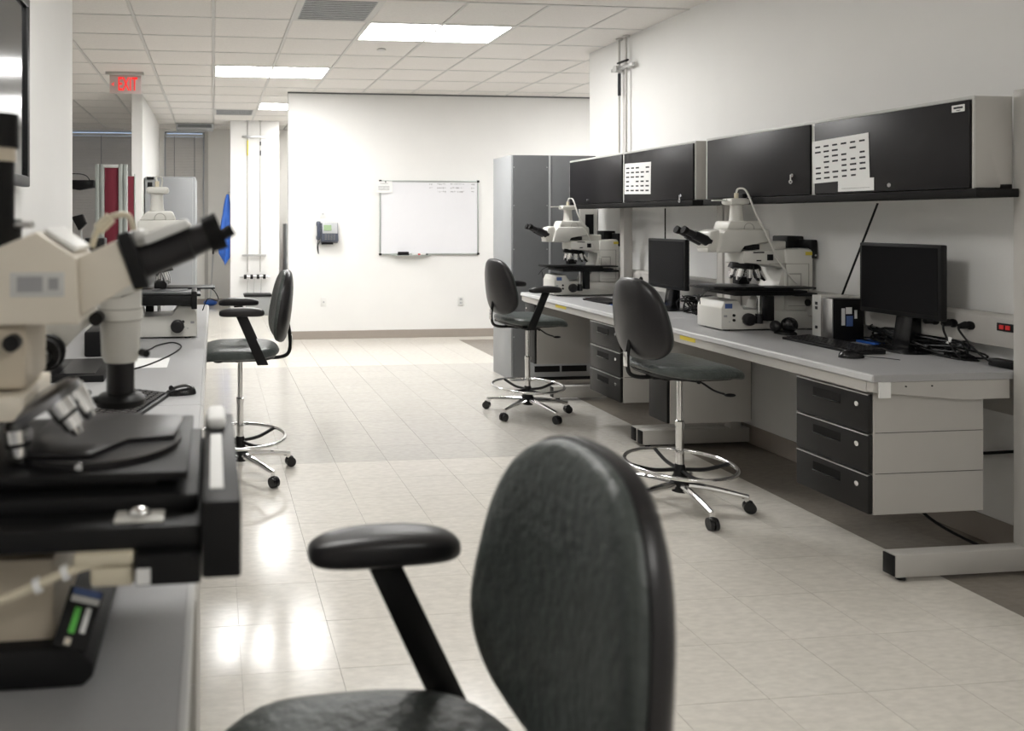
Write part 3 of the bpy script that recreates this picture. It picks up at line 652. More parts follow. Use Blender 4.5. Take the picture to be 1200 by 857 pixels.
part(t, 'button', 'ink', lambda b: [b.box((-.0935, -.008, z), (-.0915, .008, z+.016)) for z in (.18, .155, .05)])
tag(part(None, 'paper_booklet', 'blue', lambda b: b.box((3.36, 3.53, BH+.0005), (3.45, 3.645, BH+.012), .001)), 'blue booklet lying behind the near monitor', 'booklet')
# tangled cables
def tangle(name, label, c, ext, n, seed, r=.004, z1=.05):
    rr = random.Random(seed); t = thing(name, (c[0], c[1], BH), label, 'cables')
    for k in range(n):
        pts = []; 
        for i in range(7): pts.append((rr.uniform(-ext[0], ext[0]), rr.uniform(-ext[1], ext[1]), r+rr.random()**2*z1))
        part(t, 'cable', 'black', lambda b: b.tube(pts, r*rr.uniform(.7, 1.2), 6))
    return t
tangle('cable_tangle', 'tangle of black cables behind the near monitor', (3.42, 3.36), (.045, .28), 20, 3, .005, .09)
tangle('cable_tangle', 'tangle of black cables behind the far monitor', (3.30, 4.86), (.10, .13), 14, 5, .005, .12)
t = thing('power_cord', (3.42, 3.1, BH), 'black power cords plugged into the near raceway outlets', 'cord')
for ya in (3.12, 3.20, 3.29): part(t, 'plug', 'black', lambda b: b.cyl((3.427, ya, .99), (3.395, ya, .985), .018, .012), world=True)
part(t, 'cord', 'black', lambda b: [b.tube([(3.395, 3.12, .985), (3.37, 3.10, .97), (3.385, 3.05, .90), (3.39, 2.98, .85), (3.42, 2.93, .842)], .0045, 6)], world=True)
part(t, 'cord', 'black', lambda b: [b.tube([(3.395, 3.20, .985), (3.37, 3.17, .95), (3.38, 3.14, .88), (3.38, 3.10, .84)], .0045, 6)], world=True)
part(t, 'cord_label', 'paper', lambda b: b.cyl((3.376, 3.157, .90), (3.38, 3.150, .93), .007), world=True)
part(t, 'adapter', 'black', lambda b: b.box((3.39, 2.885, BH+.001), (3.44, 2.99, BH+.035), .006), world=True)
for (a, b_, lb) in (((3.50, 3.66, 1.56), (3.42, 3.80, 1.06), 'black cord running from the near overhead cabinet down to the bench'), ((3.50, 5.56, 1.56), (3.50, 5.56, 1.06), 'black cord hanging straight below the farther overhead cabinet')):
    tag(part(None, 'hanging_cord', 'black', lambda b: b.tube([a, [(a[i]+b_[i])/2 for i in range(3)], b_], .005, 8)), lb, 'cord')
tag(part(None, 'sagging_cable', 'black', lambda b: b.tube([(3.49, 3.9, .44), (3.49, 3.5, .36), (3.495, 3.2, .38), (3.495, 2.95, .46), (3.495, 2.72, .52), (3.50, 2.60, .47)], .007, 8)), 'black cable sagging along the wall beneath the near bench', 'cord')
tag(part(None, 'sagging_cable', 'black', lambda b: b.tube([(3.30, 3.45, .40), (3.34, 3.30, .12), (3.40, 3.10, .02), (3.47, 2.75, .010), (3.48, 2.60, .03), (3.495, 2.56, .20), (3.50, 2.56, .43)], .007, 8)), 'black cable reaching the floor beneath the near bench', 'cord')
t = thing('wall_outlet', (XR, 2.58, .40), 'wall outlet low on the right wall just outside the frame, taking the cables', 'outlet')
part(t, 'cover', 'white_enamel', lambda b: b.box((-.006, -.06, 0), (0, .06, .115), .002))
for y_, z_ in ((.02, .07), (-.02, .035)): part(t, 'plug', 'black', lambda b: b.box((-.035, y_-.014, z_-.012), (-.006, y_+.014, z_+.012), .004))
t = thing('small_screen', (3.425, 6.65, 1.27), 'small black screen in a grey frame on the tall cabinet front', 'screen', None)
part(t, 'frame', 'frame_grey', lambda b: b.box((-.085, -.028, .0), (.085, 0, .30), .003))
part(t, 'screen', 'screen', lambda b: b.box((-.035, -.031, .04), (.045, -.026, .25)))

# ------------------------------------------------------------------ back wall things
t = thing('whiteboard', (2.683, YW, 1.04), 'large whiteboard in an aluminium frame on the back wall', 'whiteboard')
part(t, 'writing_surface', 'board', lambda b: b.box((-.625, -.014, .004), (.625, -.001, .905)), smooth=False)
part(t, 'frame', 'aluminium', lambda b: [b.box((-.632, -.024, .900), (.632, -.001, .918), .003), b.box((-.632, -.024, -.008), (.632, -.001, .010), .003), b.box((-.634, -.024, .0), (-.618, -.001, .91), .003), b.box((.618, -.024, .0), (.634, -.001, .91), .003)])
for x in (-.626, .626):
    for z in (.0, .910): part(t, 'corner_cap', 'black', lambda b: b.box((x-.016, -.028, z-.014), (x+.016, -.0005, z+.014), .006))
part(t, 'marker_tray', 'aluminium', lambda b: b.box((-.48, -.075, -.018), (.0, -.02, -.010), .002))
def scrib(b):
    rr = random.Random(4)
    for z in (.868, .822, .775):
        for x0, n in ((.0, 2), (.10, 5), (.27, 4), (.36, 4), (.54, 2)):
            if z < .8 and x0 < .1: continue
            for i in range(n): b.box((x0+i*.024, -.0155, z+rr.uniform(-.006, .006)), (x0+i*.024+rr.uniform(.008, .02), -.0138, z+rr.uniform(.008, .014)))
stuff(part(t, 'handwriting', 'ink_grey', scrib, smooth=False))
t = thing('board_eraser', (2.34, YW-.05, 1.030), 'black eraser on the whiteboard tray', 'eraser')
part(t, 'felt', 'black_flat', lambda b: b.box((-.07, -.022, .0005), (.07, .022, .018), .003))
part(t, 'handle', 'black', lambda b: b.box((-.068, -.02, .018), (.068, .02, .042), .006))
for k, (x, m_, nm) in enumerate(((2.50, 'red', 'red whiteboard marker lying on the tray right of the eraser'), (2.60, 'ink', 'dark whiteboard marker on the tray right of the red one'))):
    t = thing('marker_pen', (x, YW-.045, 1.030), nm, 'marker')
    part(t, 'barrel', 'paper', lambda b: b.cyl((-.045, 0, .0085), (.025, 0, .0085), .008, n=12))
    part(t, 'cap', m_, lambda b: b.cyl((.025, 0, .0085), (.055, 0, .0085), .0085, n=12))
t = thing('paper_note', (2.10, YW-.030, 1.80), 'white printed note hung over the upper left corner of the whiteboard', 'paper')
part(t, 'sheet', 'paper', lambda b: b.box((-.10, -.001, .0), (.105, 0, .145), rot=Matrix.Rotation(-.02, 3, 'Y')), smooth=False)
part(t, 'printing', 'ink_grey', lambda b: [b.box((-.05, -.002, .115), (.05, -.001, .121))]+[b.box((-.07, -.002, z), (.07, -.001, z+.006)) for z in (.035, .05, .065, .08)], smooth=False)
part(t, 'magnet', 'ink', lambda b: b.cyl((.02, -.001, .138), (.02, -.007, .138), .009))
t = thing('wall_phone', (1.36, YW, 1.18), 'dark wall phone with a green display on the back wall', 'phone')
part(t, 'body', 'phone', lambda b: [b.prism([(-.03, .0), (-.10, .03), (-.05, .25), (-.02, .25)], 'x', -.05, .16, .006)])
part(t, 'faceplate', 'cab_light', lambda b: b.box((-.035, -.078, .12), (.15, -.070, .25), .003, rot=Matrix.Rotation(-.24, 3, 'X')))
part(t, 'display', 'lcd', lambda b: b.box((-.02, -.088, .155), (.075, -.080, .225), rot=Matrix.Rotation(-.24, 3, 'X')))
part(t, 'handset', 'phone', lambda b: [b.box((-.11, -.085, .04), (-.055, -.03, .10), .018), b.box((-.11, -.085, .21), (-.055, -.03, .27), .018), b.box((-.105, -.10, .06), (-.06, -.07, .25), .015)])
part(t, 'keypad', 'cab_dark', lambda b: [b.box((-.01+i*.035, -.104, .045+j*.025), (.015+i*.035, -.096, .06+j*.025), .002, rot=Matrix.Rotation(-.24, 3, 'X')) for i in range(4) for j in range(3)])
part(t, 'handset_cord', 'black', lambda b: b.tube([(-.085, -.06, .05), (-.095, -.05, -.05), (-.08, -.05, -.13), (-.085, -.045, -.03), (-.06, -.04, .03)], .006, 6))
part(t, 'bracket', 'black', lambda b: b.box((-.04, -.055, -.015), (.10, 0, .012), .003))
def plate(label, x, z, holes, kind):
    t = thing(kind, (x, YW, z), label, kind.split('_')[-1])
    part(t, 'cover', 'white_enamel', lambda b: b.box((-.036, -.006, 0), (.036, 0, .115), .002))
    if holes: part(t, 'socket', 'cab_light', lambda b: [b.box((-.017, -.008, zz), (.017, -.005, zz+.03), .003) for zz in (.02, .065)])
    else: part(t, 'jack', 'cab_light', lambda b: b.box((-.010, -.008, .045), (.010, -.005, .065), .001))
plate('white jack plate on the back wall just above the phone', 1.34, 1.485, False, 'wall_plate')
plate('white blank plate low on the back wall below the phone', 1.35, .40, False, 'wall_plate')
plate('white wall outlet low on the back wall below the whiteboard', 3.09, .39, True, 'wall_outlet')

# pipe drops
def pipes(label, org, ax, xs, zs, z0, name='gas_pipe_drop'):
    """ax: direction along the wall; normal points into the room"""
    t = thing(name, org, label, 'pipes')
    a = Vector(ax); n = Vector((-1, 0, 0)) if abs(ax[1]) > .5 else Vector((0, -1, 0))
    for x in xs:
        p = a*x+n*.04
        part(t, 'pipe', 'frame_grey', lambda b: b.cyl((p.x, p.y, z0-org[2]), (p.x, p.y, CEIL-.01-org[2]), .009, n=10))
        part(t, 'ceiling_collar', 'frame_pale', lambda b: b.cyl((p.x, p.y, CEIL-.022-org[2]), (p.x, p.y, CEIL-.008-org[2]), .03, n=14))
    for z in zs:
        p = a*(xs[0]-.09)+n*.045; q = a*(xs[-1]+.09)+n*.045
        s_ = part(t, 'strut_bar', 'steel', lambda b: b.box((min(p.x, q.x)-.012*abs(n.x), min(p.y, q.y)-.012*abs(n.y), z-org[2]), (max(p.x, q.x)+.012*abs(n.x), max(p.y, q.y)+.012*abs(n.y), z+.034-org[2]), .003))
    return t
t = pipes('pair of thin pipes running down the column with valves and a yellow tag', (.64, 12.0, .40), (1, 0, 0), (-.10, .10), (2.76, .89), .64)
part(t, 'pipe_tag', 'yellow', lambda b: b.cyl((.537, 11.96, 2.48), (.537, 11.96, 2.72), .013, n=10), world=True)
part(t, 'pipe_tag', 'ink', lambda b: [b.cyl((.74, 11.96, 2.64), (.74, 11.96, 2.70), .013, n=10), b.cyl((.74, 11.96, 2.48), (.74, 11.96, 2.56), .013, n=10)], world=True)
part(t, 'manifold', 'steel', lambda b: b.cyl((.42, 11.95, .57), (.87, 11.95, .57), .016, n=10), world=True)
for x in (.50, .60, .70, .80): part(t, 'valve', 'black', lambda b: [b.cyl((x-.022, 11.93, .57), (x+.022, 11.93, .57), .036, n=12)], world=True)
for x in (.55, .65, .76): part(t, 'drop_tube', 'frame_pale', lambda b: b.tube([(x, 11.95, .57), (x-.01, 11.95, .40), (x-.02, 11.96, .15)], .008, 6), world=True)
t = pipes('pair of thin pipes with a valve on the right wall above the far cabinet', (XR, 6.14, 2.0), (0, 1, 0), (-.055, .055), (), 1.99)
part(t, 'strut_bar', 'steel', lambda b: [b.box((XR-.065, 5.96, 2.755), (XR-.035, 6.29, 2.785), .003)], world=True)
part(t, 'valve', 'frame_pale', lambda b: [b.cyl((XR-.085, 6.195, 2.77), (XR-.02, 6.195, 2.77), .03, n=14)], world=True)
part(t, 'valve_lever', 'black', lambda b: [b.box((XR-.09, 5.99, 2.80), (XR-.07, 6.15, 2.815), .003)], world=True)
part(t, 'pipe_tag', 'ink', lambda b: b.cyl((XR-.04, 6.195, 2.54), (XR-.04, 6.195, 2.73), .013, n=10), world=True)

# exit sign
t = thing('exit_sign', (-.928, 8.2, 2.81), 'red lettered exit sign hanging from the ceiling', 'sign')
part(t, 'mount', 'frame_pale', lambda b: b.box((-.205, -.035, .195), (.19, .035, .228), .004))
part(t, 'panel', 'exit_panel', lambda b: b.box((-.165, -.004, .0), (.165, .004, .195), .002))
text_mesh('letters', 'EXIT', .20, 'exit_red', t, (.022, -.006, .095), (PI/2, 0, 0), .50, .0015)
part(t, 'arrow', 'exit_red', lambda b: [b.box((-.145, -.007, .100), (-.115, -.005, .108), rot=Matrix.Rotation(-.7, 3, 'Y')), b.box((-.145, -.007, .086), (-.115, -.005, .094), rot=Matrix.Rotation(.7, 3, 'Y'))])

# ------------------------------------------------------------------ far left region
t = thing('tall_fridge', (-.55, 10.2, 0), 'tall grey fridge-like cabinet beside the partition wall end', 'cabinet')
part(t, 'body', 'cab_side', lambda b: b.box((-.32, -.38, .02), (.325, .5, 2.02), .02), )
part(t, 'door', 'cab_side', lambda b: b.box((-.315, -.41, .08), (.29, -.385, 2.00), .012))
part(t, 'plinth', 'cab_dark', lambda b: b.box((-.31, -.36, 0), (.31, .46, .02)))
part(t, 'door_handle', 'black', lambda b: b.box((-.29, -.44, 1.98), (-.20, -.40, 2.015), .004))
for k, (x0, x1, y, h, lb) in enumerate(((-1.285, -.94, 8.5, 2.08, 'maroon fabric cubicle panel between grey aluminium posts'), (-1.24, -.93, 9.25, 2.02, 'second maroon cubicle panel mostly hidden behind the first'))):
    t = thing('cubicle_panel', ((x0+x1)/2, y, 0), lb, 'partition')
    part(t, 'fabric', 'maroon', lambda b: b.box((x0+.10, y-.02, .08), (x1-(.09 if k == 0 else .012), y+.02, h-.03), .004), world=True)
    if k == 0:
        for a in (x0, x1-.095):
            part(t, 'post', 'aluminium', lambda b: [b.box((a, y-.03, 0), (a+.04, y+.03, h), .004), b.box((a+.055, y-.03, 0), (a+.095, y+.03, h), .004), b.box((a+.03, y-.02, .0), (a+.06, y+.02, h-.01))], world=True)
        part(t, 'top_rail', 'frame_pale', lambda b: b.box((x0+.09, y-.028, h-.04), (x1-.09, y+.028, h-.004), .003), world=True)
    else:
        part(t, 'post', 'aluminium', lambda b: [b.box((x0, y-.03, 0), (x0+.10, y+.03, h), .004), b.box((x1-.012, y-.03, 0), (x1, y+.03, h), .004)], world=True)
t = thing('wire_basket', (-1.50, 8.5, 1.85), 'black wire tray hooked on the left of the cubicle panel', 'basket')
part(t, 'tray', 'black', lambda b: b.prism([(-.22, .05), (.21, .05), (.21, -.03), (.05, -.06), (-.20, -.02)], 'y', -.10, .02, .004))
part(t, 'wire', 'black', lambda b: b.tube([(-.15, -.04, .05), (-.08, -.04, .11), (.04, -.04, .12), (.12, -.04, .10), (.16, -.04, .05)], .005, 6))
t = thing('desk_lamp', (-1.46, 8.40, 1.38), 'small black lamp head on a thin stand below the wire tray', 'lamp')
part(t, 'shade', 'black', lambda b: b.prism([(-.06, .12), (.06, .15), (.10, .05), (.02, -.03)], 'y', -.05, .05, .01))
part(t, 'arm', 'steel', lambda b: [b.cyl((-.13, 0, .07), (.02, 0, .07), .012), b.tube([(.04, 0, -.02), (.05, .0, -.3), (.05, .03, -.80), (.05, .03, -1.36)], .010, 6), b.cyl((.05, .03, -1.38), (.05, .03, -1.35), .09)])
t = thing('raincoat', (.16, 12.06, .80), 'blue garment hanging on a hook at the left side of the column', 'garment')
def coat(b):
    n = 40; m = 22; rows = []
    for j in range(m+1):
        v = j/m; z = 1.87-v*1.08
        wd = .02+.085*min(1, v*2.0)**.8 if v < .85 else .105-.10*(v-.85)/.15
        ring = []
        for i in range(n):
            a = 2*PI*i/n; fold = 1+.16*math.sin(a*5+v*3)+.07*math.sin(a*9-v*5)
            lean = .05*(1-v)
            ring.append(b.bm.verts.new((.18-.005+lean+wd*math.cos(a)*fold*.9, 12.06+.055*math.sin(a)*fold*(.4+v), z-.05*(math.cos(a)*.5+.5)*v)))
        rows.append(ring)
    for j in range(m):
        for i in range(n): b.bm.faces.new((rows[j][i], rows[j][(i+1) % n], rows[j+1][(i+1) % n], rows[j+1][i]))
    b.bm.faces.new(rows[0][::-1]); b.bm.faces.new(rows[-1])
part(t, 'cloth', 'blue', coat, world=True)
part(t, 'hook', 'steel', lambda b: b.tube([(.268, 12.06, 1.90), (.235, 12.06, 1.90), (.225, 12.06, 1.86)], .008, 6), world=True)
t = thing('floor_mop', (-.02, 13.0, 0), 'grey-handled mop with a blue head leaning on the far wall', 'mop')
part(t, 'handle', 'steel', lambda b: b.cyl((-.03, .0, .08), (.02, .17, .95), .011))
part(t, 'grip', 'black', lambda b: b.cyl((.016, .155, .87), (.023, .18, 1.0), .016))
part(t, 'mop_head', 'blue', lambda b: b.sph((-.03, -.02, .055), .12, 10, (.95, .8, .44)))
t = thing('waste_bin', (.68, 11.72, 0), 'grey waste bin with a black rim in front of the column', 'bin')
part(t, 'body', 'bin', lambda b: b.prism([(-.17, 0), (.17, 0), (.20, .29), (-.20, .29)], 'y', -.12, .12, .01))
part(t, 'rim', 'black', lambda b: b.box((-.215, -.135, .285), (.215, .135, .325), .012))
t = thing('equipment_rack', (1.42, 12.6, 0), 'dark equipment rack glimpsed in the gap beside the back wall', 'rack')
part(t, 'frame', 'cab_dark', lambda b: b.box((-.24, -.2, 0), (.3, .3, 1.4), .01))
part(t, 'screen', 'screen', lambda b: b.box((-.20, -.22, 1.45), (.28, -.17, 1.93), .006))
part(t, 'monitor_stand', 'black', lambda b: b.box((-.05, -.19, 1.40), (.15, -.12, 1.45)))
part(t, 'front_panel', 'cab_light', lambda b: [b.box((-.22, -.212, .75), (.28, -.199, .86), .004), b.box((-.22, -.212, .15), (.28, -.199, .55), .004)])

# television on the left wall
t = thing('wall_television', (XL, 2.6, 1.62), 'black wall-mounted television cut by the left edge of the frame', 'television')
part(t, 'bezel', 'black', lambda b: [b.box((.02, -.95, .0), (.058, .93, .048), .006), b.box((.02, -.95, .80), (.058, .93, .845), .006), b.box((.02, -.95, .04), (.058, -.91, .81), .006), b.box((.02, .885, .04), (.058, .93, .81), .006), b.box((.015, -.94, .01), (.040, .92, .83), .004)])
part(t, 'screen', 'tv_screen', lambda b: b.box((.040, -.912, .046), (.044, .887, .802)), smooth=False)
part(t, 'wall_mount', 'cab_dark', lambda b: b.box((.0, -.3, .2), (.016, .3, .6)))

# ------------------------------------------------------------------ left-hand benches
LE = -.032
def left_bench(label, y0, y1):
    t = thing('lab_bench', (-.45, (y0+y1)/2, 0), label, 'bench', 'lab benches along the left wall')
    P = lambda n, m, f, **k: part(t, n, m, f, world=True, **k)
    P('worktop', 'laminate', lambda b: b.box((XL+.005, y0, BH-.03), (LE-.012, y1, BH), .002, 1))
    P('worktop_edge', 'laminate_edge', lambda b: b.prism([(LE, BH-.026), (LE-.004, BH-.006), (LE-.012, BH), (LE-.014, BH-.03), (LE-.004, BH-.03)], 'y', y0, y1))
    P('front_rail', 'frame_grey', lambda b: b.box((LE-.04, y0+.02, .752), (LE-.012, y1-.02, BH-.031), .002, 1))
    for ya in (y0+.003, y1-.063):
        P('leg', 'frame_grey', lambda b: b.box((-.74, ya, .10), (-.67, ya+.06, BH-.031), .005))
        P('foot', 'frame_grey', lambda b: b.box((-.80, ya, .012), (LE-.08, ya+.06, .105), .005))
        P('support_arm', 'frame_grey', lambda b: b.prism([(LE-.012, BH-.031), (-.70, BH-.031), (-.70, .70), (LE-.06, .745)], 'y', ya+.01, ya+.045, .002))
        P('foot_glide', 'black', lambda b: [b.cyl((x, ya+.03, 0), (x, ya+.03, .013), .02) for x in (-.75, -.2)])
    return t
left_bench('grey left bench carrying the cream probe station, nearest the viewer', -.30, 1.375)
left_bench('grey left bench carrying the keyboard and mouse', 1.38, 2.655)
left_bench('grey left bench at the far end carrying the off-white microscope', 2.66, 5.76)
t = thing('drawer_unit', (-.3, 1.66, .24), 'grey drawer unit hanging under the left bench edge', 'drawer unit')
part(t, 'body', 'frame_grey', lambda b: b.box((-.5, 1.46, .24), (LE-.02, 1.85, .75), .002), world=True)
for k in range(3): part(t, 'drawer', 'frame_grey', lambda b: b.box((LE-.02, 1.462, .243+k*.17), (LE+.0, 1.848, .405+k*.17), .003), world=True)

# ------------------------------------------------------------------ near cream microscope (probe station)
t = thing('probe_station', (-.38, 1.22, BH), 'cream microscope station with a black stage, blurred at the left edge', 'microscope')
P = lambda n, m, f, par=None, **k: part(par or t, n, m, f, world=True, **k)
base = P('base', 'cream_dark', lambda b: [b.box((-.62, 1.09, .868), (-.222, 1.36, 1.00), .004), b.box((-.62, 1.10, .99), (-.33, 1.34, 1.05), .004)])
P('base_plate', 'black', lambda b: b.prism([(-.64, .832), (-.178, .832), (-.164, .845), (-.162, .86), (-.19, .888), (-.64, .888)], 'y', 1.065, 1.40, .006), base)
PU, PV, PO = Vector((.045, 0, -.0126)), Vector((.019, .032, .064)), Vector((-.216, 1.05, .901))
PN = PU.cross(PV).normalized()
def on_panel(name, m, u0, u1, v0, v1, h0, h1, par):
    """raised piece on the sloping control panel; u and v run 0..1 across it"""
    def f(b):
        g = bmesh.ops.create_cube(b.bm, size=1)
        for v in g['verts']:
            v.co = PO+PU*(u0+(v.co.x+.5)*(u1-u0))+PV*(v0+(v.co.y+.5)*(v1-v0))+PN*(h0+(v.co.z+.5)*(h1-h0))
    return P(name, m, f, par, smooth=False)
if PN.y > 0: PN = -PN
cp = on_panel('control_panel', 'black', 0, 1, 0, 1, -.035, 0, base)
on_panel('display', 'label_blue', .12, .95, .88, .99, 0, .002, base)
on_panel('label_strip', 'paper', .12, .95, .76, .87, 0, .0015, base)
on_panel('green_buttons', 'green', .32, .50, .25, .68, 0, .002, base)
on_panel('white_slider', 'paper', .64, .80, .28, .70, 0, .002, base)
on_panel('knob', 'cream', .30, .48, .06, .17, 0, .005, base)
P('column', 'cream_dark', lambda b: b.box((-.62, 1.10, 1.04), (-.44, 1.34, 1.30), .01))
st = P('stage', 'black', lambda b: [b.box((-.46, 1.00, 1.045), (-.015, 1.40, 1.075), .004), b.box((-.46, 1.05, 1.075), (-.02, 1.38, 1.098), .004), b.box((-.46, 1.062, 1.113), (-.035, 1.365, 1.126), .003), b.box((-.40, 1.09, 1.098), (-.08, 1.38, 1.114))])
P('stage_rail', 'black', lambda b: b.box((-.015, .985, 1.010), (.036, 1.43, 1.110), .004), st)
P('scale_strip', 'paper', lambda b: b.box((-.005, 1.03, 1.1095), (.014, 1.29, 1.112), .001), st)
P('rail_cushion', 'paper', lambda b: b.box((-.012, 1.32, 1.108), (.022, 1.42, 1.130), .010, 3), st)
P('wafer_chuck', 'black_soft', lambda b: b.cyl((-.178, 1.205, 1.126), (-.178, 1.205, 1.136), .128, n=56), st)
P('chuck_plate', 'black_soft', lambda b: b.prism([(-.29, 1.11), (-.17, 1.10), (-.13, 1.17), (-.06, 1.18), (-.05, 1.30), (-.12, 1.31), (-.13, 1.33), (-.27, 1.33), (-.27, 1.20), (-.30, 1.19)], 'z', 1.1365, 1.1425, .002), st)
P('chuck_screw', 'chrome', lambda b: [b.cyl((-.185, 1.078, 1.132), (-.185, 1.072, 1.132), .005)], st)
P('clamp_plate', 'scope', lambda b: b.box((-.130, 1.010, 1.0755), (-.065, 1.047, 1.080), .002), st)
P('clamp_knob', 'chrome', lambda b: b.sph((-.098, 1.025, 1.085), .012, 8, (1.3, 1, .7)), st)
P('drive_motor', 'black', lambda b: [b.box((-.100, .985, 1.004), (-.016, 1.05, 1.044), .004), b.cyl((-.022, .984, 1.038), (-.022, .98, 1.038), .004)], st)
P('motor_label', 'paper', lambda b: b.box((-.098, .983, 1.008), (-.080, .986, 1.028)), st)
P('motor_connector', 'cable_cream', lambda b: [b.box((-.178, .99, 1.030), (-.102, 1.03, 1.046), .004), b.box((-.158, .995, 1.000), (-.102, 1.03, 1.027), .006)], st)
P('motor_cable', 'cable_cream', lambda b: b.tube([(-.105, 1.0, 1.036), (-.145, 1.0, 1.032), (-.19, .995, 1.022), (-.25, .99, 1.000), (-.30, .985, .985), (-.36, .98, .965), (-.45, 1.0, .94)], .006, 8), st)
P('cable_tie', 'paper', lambda b: [b.cyl((-.226, .992, 1.008), (-.218, .993, 1.011), .010), b.cyl((-.192, .995, 1.021), (-.184, .996, 1.024), .010)], st)
P('teal_strip', 'teal', lambda b: b.box((-.125, 1.06, 1.003), (-.045, 1.16, 1.006)), st)
# optical head
hd = P('head', 'cream', lambda b: b.prism([(-.62, 1.325), (-.62, 1.432), (-.300, 1.432), (-.250, 1.458), (-.195, 1.420), (-.19, 1.325)], 'y', 1.105, 1.27, .003))
P('head_label', 'frame_pale', lambda b: b.box((-.285, 1.1035, 1.365), (-.210, 1.1055, 1.400), .001), hd)
P('label_print', 'ink_grey', lambda b: [b.box((-.275, 1.1025, 1.372), (-.240, 1.104, 1.394)), b.box((-.232, 1.1025, 1.375), (-.218, 1.104, 1.392))], hd)
P('head_cap', 'white_enamel', lambda b: b.prism([(-.244, 1.456), (-.200, 1.426), (-.196, 1.432), (-.240, 1.463)], 'y', 1.125, 1.255, .002), hd)  # white plate stands in for the lit top slope of the head
P('lower_head', 'cream_dark', lambda b: b.box((-.62, 1.12, 1.232), (-.268, 1.26, 1.322), .004), hd)
P('lower_plate', 'cream', lambda b: b.box((-.62, 1.10, 1.190), (-.265, 1.28, 1.225), .003), hd)
P('head_knob', 'black', lambda b: [b.cyl((-.283, 1.10, 1.300), (-.283, 1.13, 1.300), .012, n=16)], hd)
P('binocular_wedge', 'cream', lambda b: b.prism([(-.195, 1.420), (-.140, 1.444), (-.116, 1.382), (-.19, 1.335)], 'y', 1.12, 1.26, .002), hd)
P('flange', 'black', lambda b: b.prism([(-.140, 1.452), (-.122, 1.458), (-.092, 1.375), (-.114, 1.372)], 'y', 1.115, 1.265, .002), hd)
for y in (1.16, 1.225):
    e = P('eyepiece', 'black_soft', lambda b: [b.cyl((-.118, y, 1.408), (-.035, y, 1.440), .028, .026, 24), b.cyl((-.035, y, 1.440), (-.005, y, 1.452), .024, .022, 24)], hd)
    P('eye_cup', 'black_flat', lambda b: b.cyl((-.010, y, 1.450), (.012, y, 1.459), .027, .029, 24), e)
P('tube_cover', 'white_enamel', lambda b: [b.prism([(-.105, 1.452), (-.04, 1.476), (-.034, 1.463), (-.098, 1.437)], 'y', 1.125, 1.185, .003), b.sph((-.108, 1.15, 1.447), .014, 10)], hd)
P('diopter_knob', 'black', lambda b: [b.cyl((.010, 1.18, 1.447), (.030, 1.18, 1.459), .008, .009, 12)], hd)
ns = P('nosepiece', 'gunmetal', lambda b: [b.cyl((-.252, 1.15, 1.208), (-.246, 1.15, 1.198), .060, .060, 36), b.cyl((-.256, 1.15, 1.215), (-.252, 1.15, 1.208), .048, .058, 36)], hd)
for (px_, py_, pz_, dx, dz, m_) in ((-.222, 1.115, 1.214, .030, -.046, 'chrome'), (-.212, 1.165, 1.222, .030, -.044, 'chrome'), (-.275, 1.105, 1.180, .004, -.048, 'chrome')):
    P('objective_lens', m_, lambda b: [b.cyl((px_, py_, pz_), (px_+dx*.45, py_, pz_+dz*.45), .019, .018, 18), b.cyl((px_+dx*.45, py_, pz_+dz*.45), (px_+dx*.8, py_, pz_+dz*.8), .016, .014, 18), b.cyl((px_+dx*.8, py_, pz_+dz*.8), (px_+dx, py_, pz_+dz), .012, .008, 18)], ns)
P('objective_band', 'black', lambda b: [b.cyl((-.210, 1.115, 1.196), (-.207, 1.115, 1.192), .0185, n=18), b.cyl((-.2735, 1.105, 1.162), (-.273, 1.105, 1.156), .0185, n=18)], ns)
P('camera_tube', 'black_flat', lambda b: [b.cyl((-.315, 1.16, 1.43), (-.315, 1.16, 1.475), .032, n=24), b.cyl((-.315, 1.16, 1.475), (-.315, 1.16, 1.56), .022, n=24), b.cyl((-.315, 1.16, 1.58), (-.315, 1.16, 1.63), .028, n=24)], hd)
P('camera_collar', 'cream_dark', lambda b: [b.cyl((-.315, 1.16, 1.56), (-.315, 1.16, 1.585), .024, n=24)], hd)
P('set_screw', 'steel', lambda b: b.cyl((-.30, 1.15, 1.467), (-.262, 1.14, 1.467), .005), hd)
P('head_cable', 'cable_cream', lambda b: [b.tube([(-.195, 1.25, 1.43), (-.185, 1.25, 1.458), (-.165, 1.25, 1.478), (-.14, 1.25, 1.482), (-.130, 1.25, 1.465), (-.128, 1.25, 1.44)], .005, 8), b.tube([(-.185, 1.25, 1.458), (-.165, 1.25, 1.478)], .010, 8)], hd)

# stereo zoom microscope behind it
t = thing('stereo_microscope', (-.42, 1.72, BH), 'white zoom tube with a black lens and ring, on an arm behind the probe station', 'microscope')
P('stand_plate', 'black', lambda b: b.box((-.66, 1.50, .831), (-.44, 1.95, .855), .01))
P('stand_post', 'steel', lambda b: b.cyl((-.55, 1.72, .85), (-.55, 1.72, 1.42), .018, n=20))
P('zoom_body', 'scope', lambda b: b.lathe([(.034, 1.172), (.040, 1.185), (.042, 1.255), (.047, 1.262), (.047, 1.285), (.044, 1.29), (.045, 1.345), (.052, 1.37)], (-.197, 1.65, 0), 32))
P('zoom_ring', 'scope_line', lambda b: [b.torus((-.197, 1.65, z), .0465, .0015, 32, 6) for z in (1.262, 1.286)])
P('head', 'scope', lambda b: [b.prism([(-.27, 1.31), (-.24, 1.37), (-.15, 1.395), (-.143, 1.33), (-.16, 1.33), (-.19, 1.31)], 'y', 1.60, 1.70, .006)])
P('name_plate', 'yellow', lambda b: b.box((-.158, 1.594, 1.330), (-.147, 1.600, 1.362)))
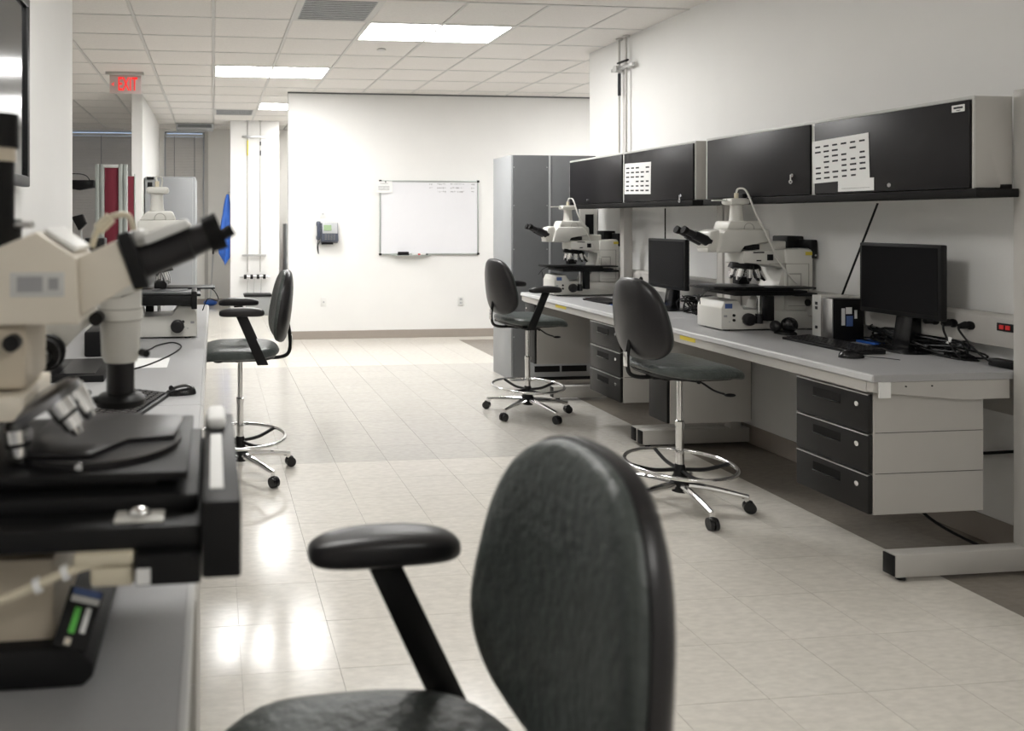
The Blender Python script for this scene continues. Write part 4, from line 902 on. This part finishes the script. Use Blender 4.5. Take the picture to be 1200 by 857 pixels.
P('lens_tube', 'black_soft', lambda b: [b.cyl((-.197, 1.65, 1.09), (-.197, 1.65, 1.174), .0295, n=28)])
P('ring_light', 'black', lambda b: b.lathe([(.035, 1.078), (.052, 1.080), (.053, 1.094), (.044, 1.102), (.03, 1.106)], (-.197, 1.65, 0), 32))
P('ring_screw', 'black', lambda b: [b.cyl((-.24, 1.64, 1.092), (-.275, 1.63, 1.088), .010), b.sph((-.262, 1.63, 1.109), .008, 8)])
P('arm', 'scope', lambda b: b.prism([(-.24, 1.285), (-.24, 1.262), (-.285, 1.245), (-.335, 1.17), (-.42, 1.12), (-.55, 1.16), (-.55, 1.27), (-.30, 1.29)], 'y', 1.60, 1.68, .01))
P('zoom_knob', 'black', lambda b: [b.cyl((-.238, 1.575, 1.272), (-.238, 1.61, 1.272), .014, n=20), b.cyl((-.150, 1.62, 1.195), (-.138, 1.60, 1.195), .008)])
P('focus_knob', 'black', lambda b: [b.cyl((-.335, 1.55, 1.205), (-.335, 1.60, 1.205), .030, .034, 28), b.torus((-.335, 1.575, 1.205), .032, .006, 28, 8, Matrix.Rotation(PI/2, 3, 'X'))])
P('inner_knob', 'steel', lambda b: b.cyl((-.335, 1.53, 1.200), (-.335, 1.551, 1.202), .014, n=20))
P('eyepiece', 'black_soft', lambda b: [b.cyl((-.20, y, 1.38), (-.155, y, 1.405), .017, n=16) for y in (1.62, 1.68)])

# things on the left bench behind
tag(part(None, 'instruction_sheet', 'paper', lambda b: [b.box((-.40, 3.33, BH+.0005), (-.20, 3.56, BH+.0015))], smooth=False), 'white sheet of paper lying on the left bench before the far microscope', 'paper')
tag(part(None, 'bench_cable', 'black', lambda b: b.tube([(-.42, 3.22, BH+.004), (-.30, 3.35, BH+.005), (-.20, 3.62, BH+.005), (-.16, 3.85, BH+.005), (-.21, 3.98, BH+.005), (-.28, 3.90, BH+.005), (-.31, 3.78, BH+.005), (-.36, 3.65, BH+.006)], .0035, 6)), 'thin black cable looping on the left bench', 'cable')
t = thing('laptop_computer', (-.56, 3.25, BH), 'black half-open laptop on the left bench behind the cream station', 'laptop')
part(t, 'case', 'black', lambda b: b.box((-.14, -.19, .0), (.13, .19, .028), .005))
part(t, 'lid', 'black', lambda b: b.prism([(-.135, .03), (-.125, .03), (-.02, .26), (-.03, .262)], 'y', -.18, .18))
part(t, 'keys', 'black_soft', lambda b: b.box((-.05, -.16, .028), (.09, .16, .031)))
tag(part(None, 'black_box', 'black', lambda b: [b.box((-.60, 3.62, BH+.001), (-.40, 3.95, BH+.12), .01)]), 'black low box on the left bench behind the laptop', 'box')
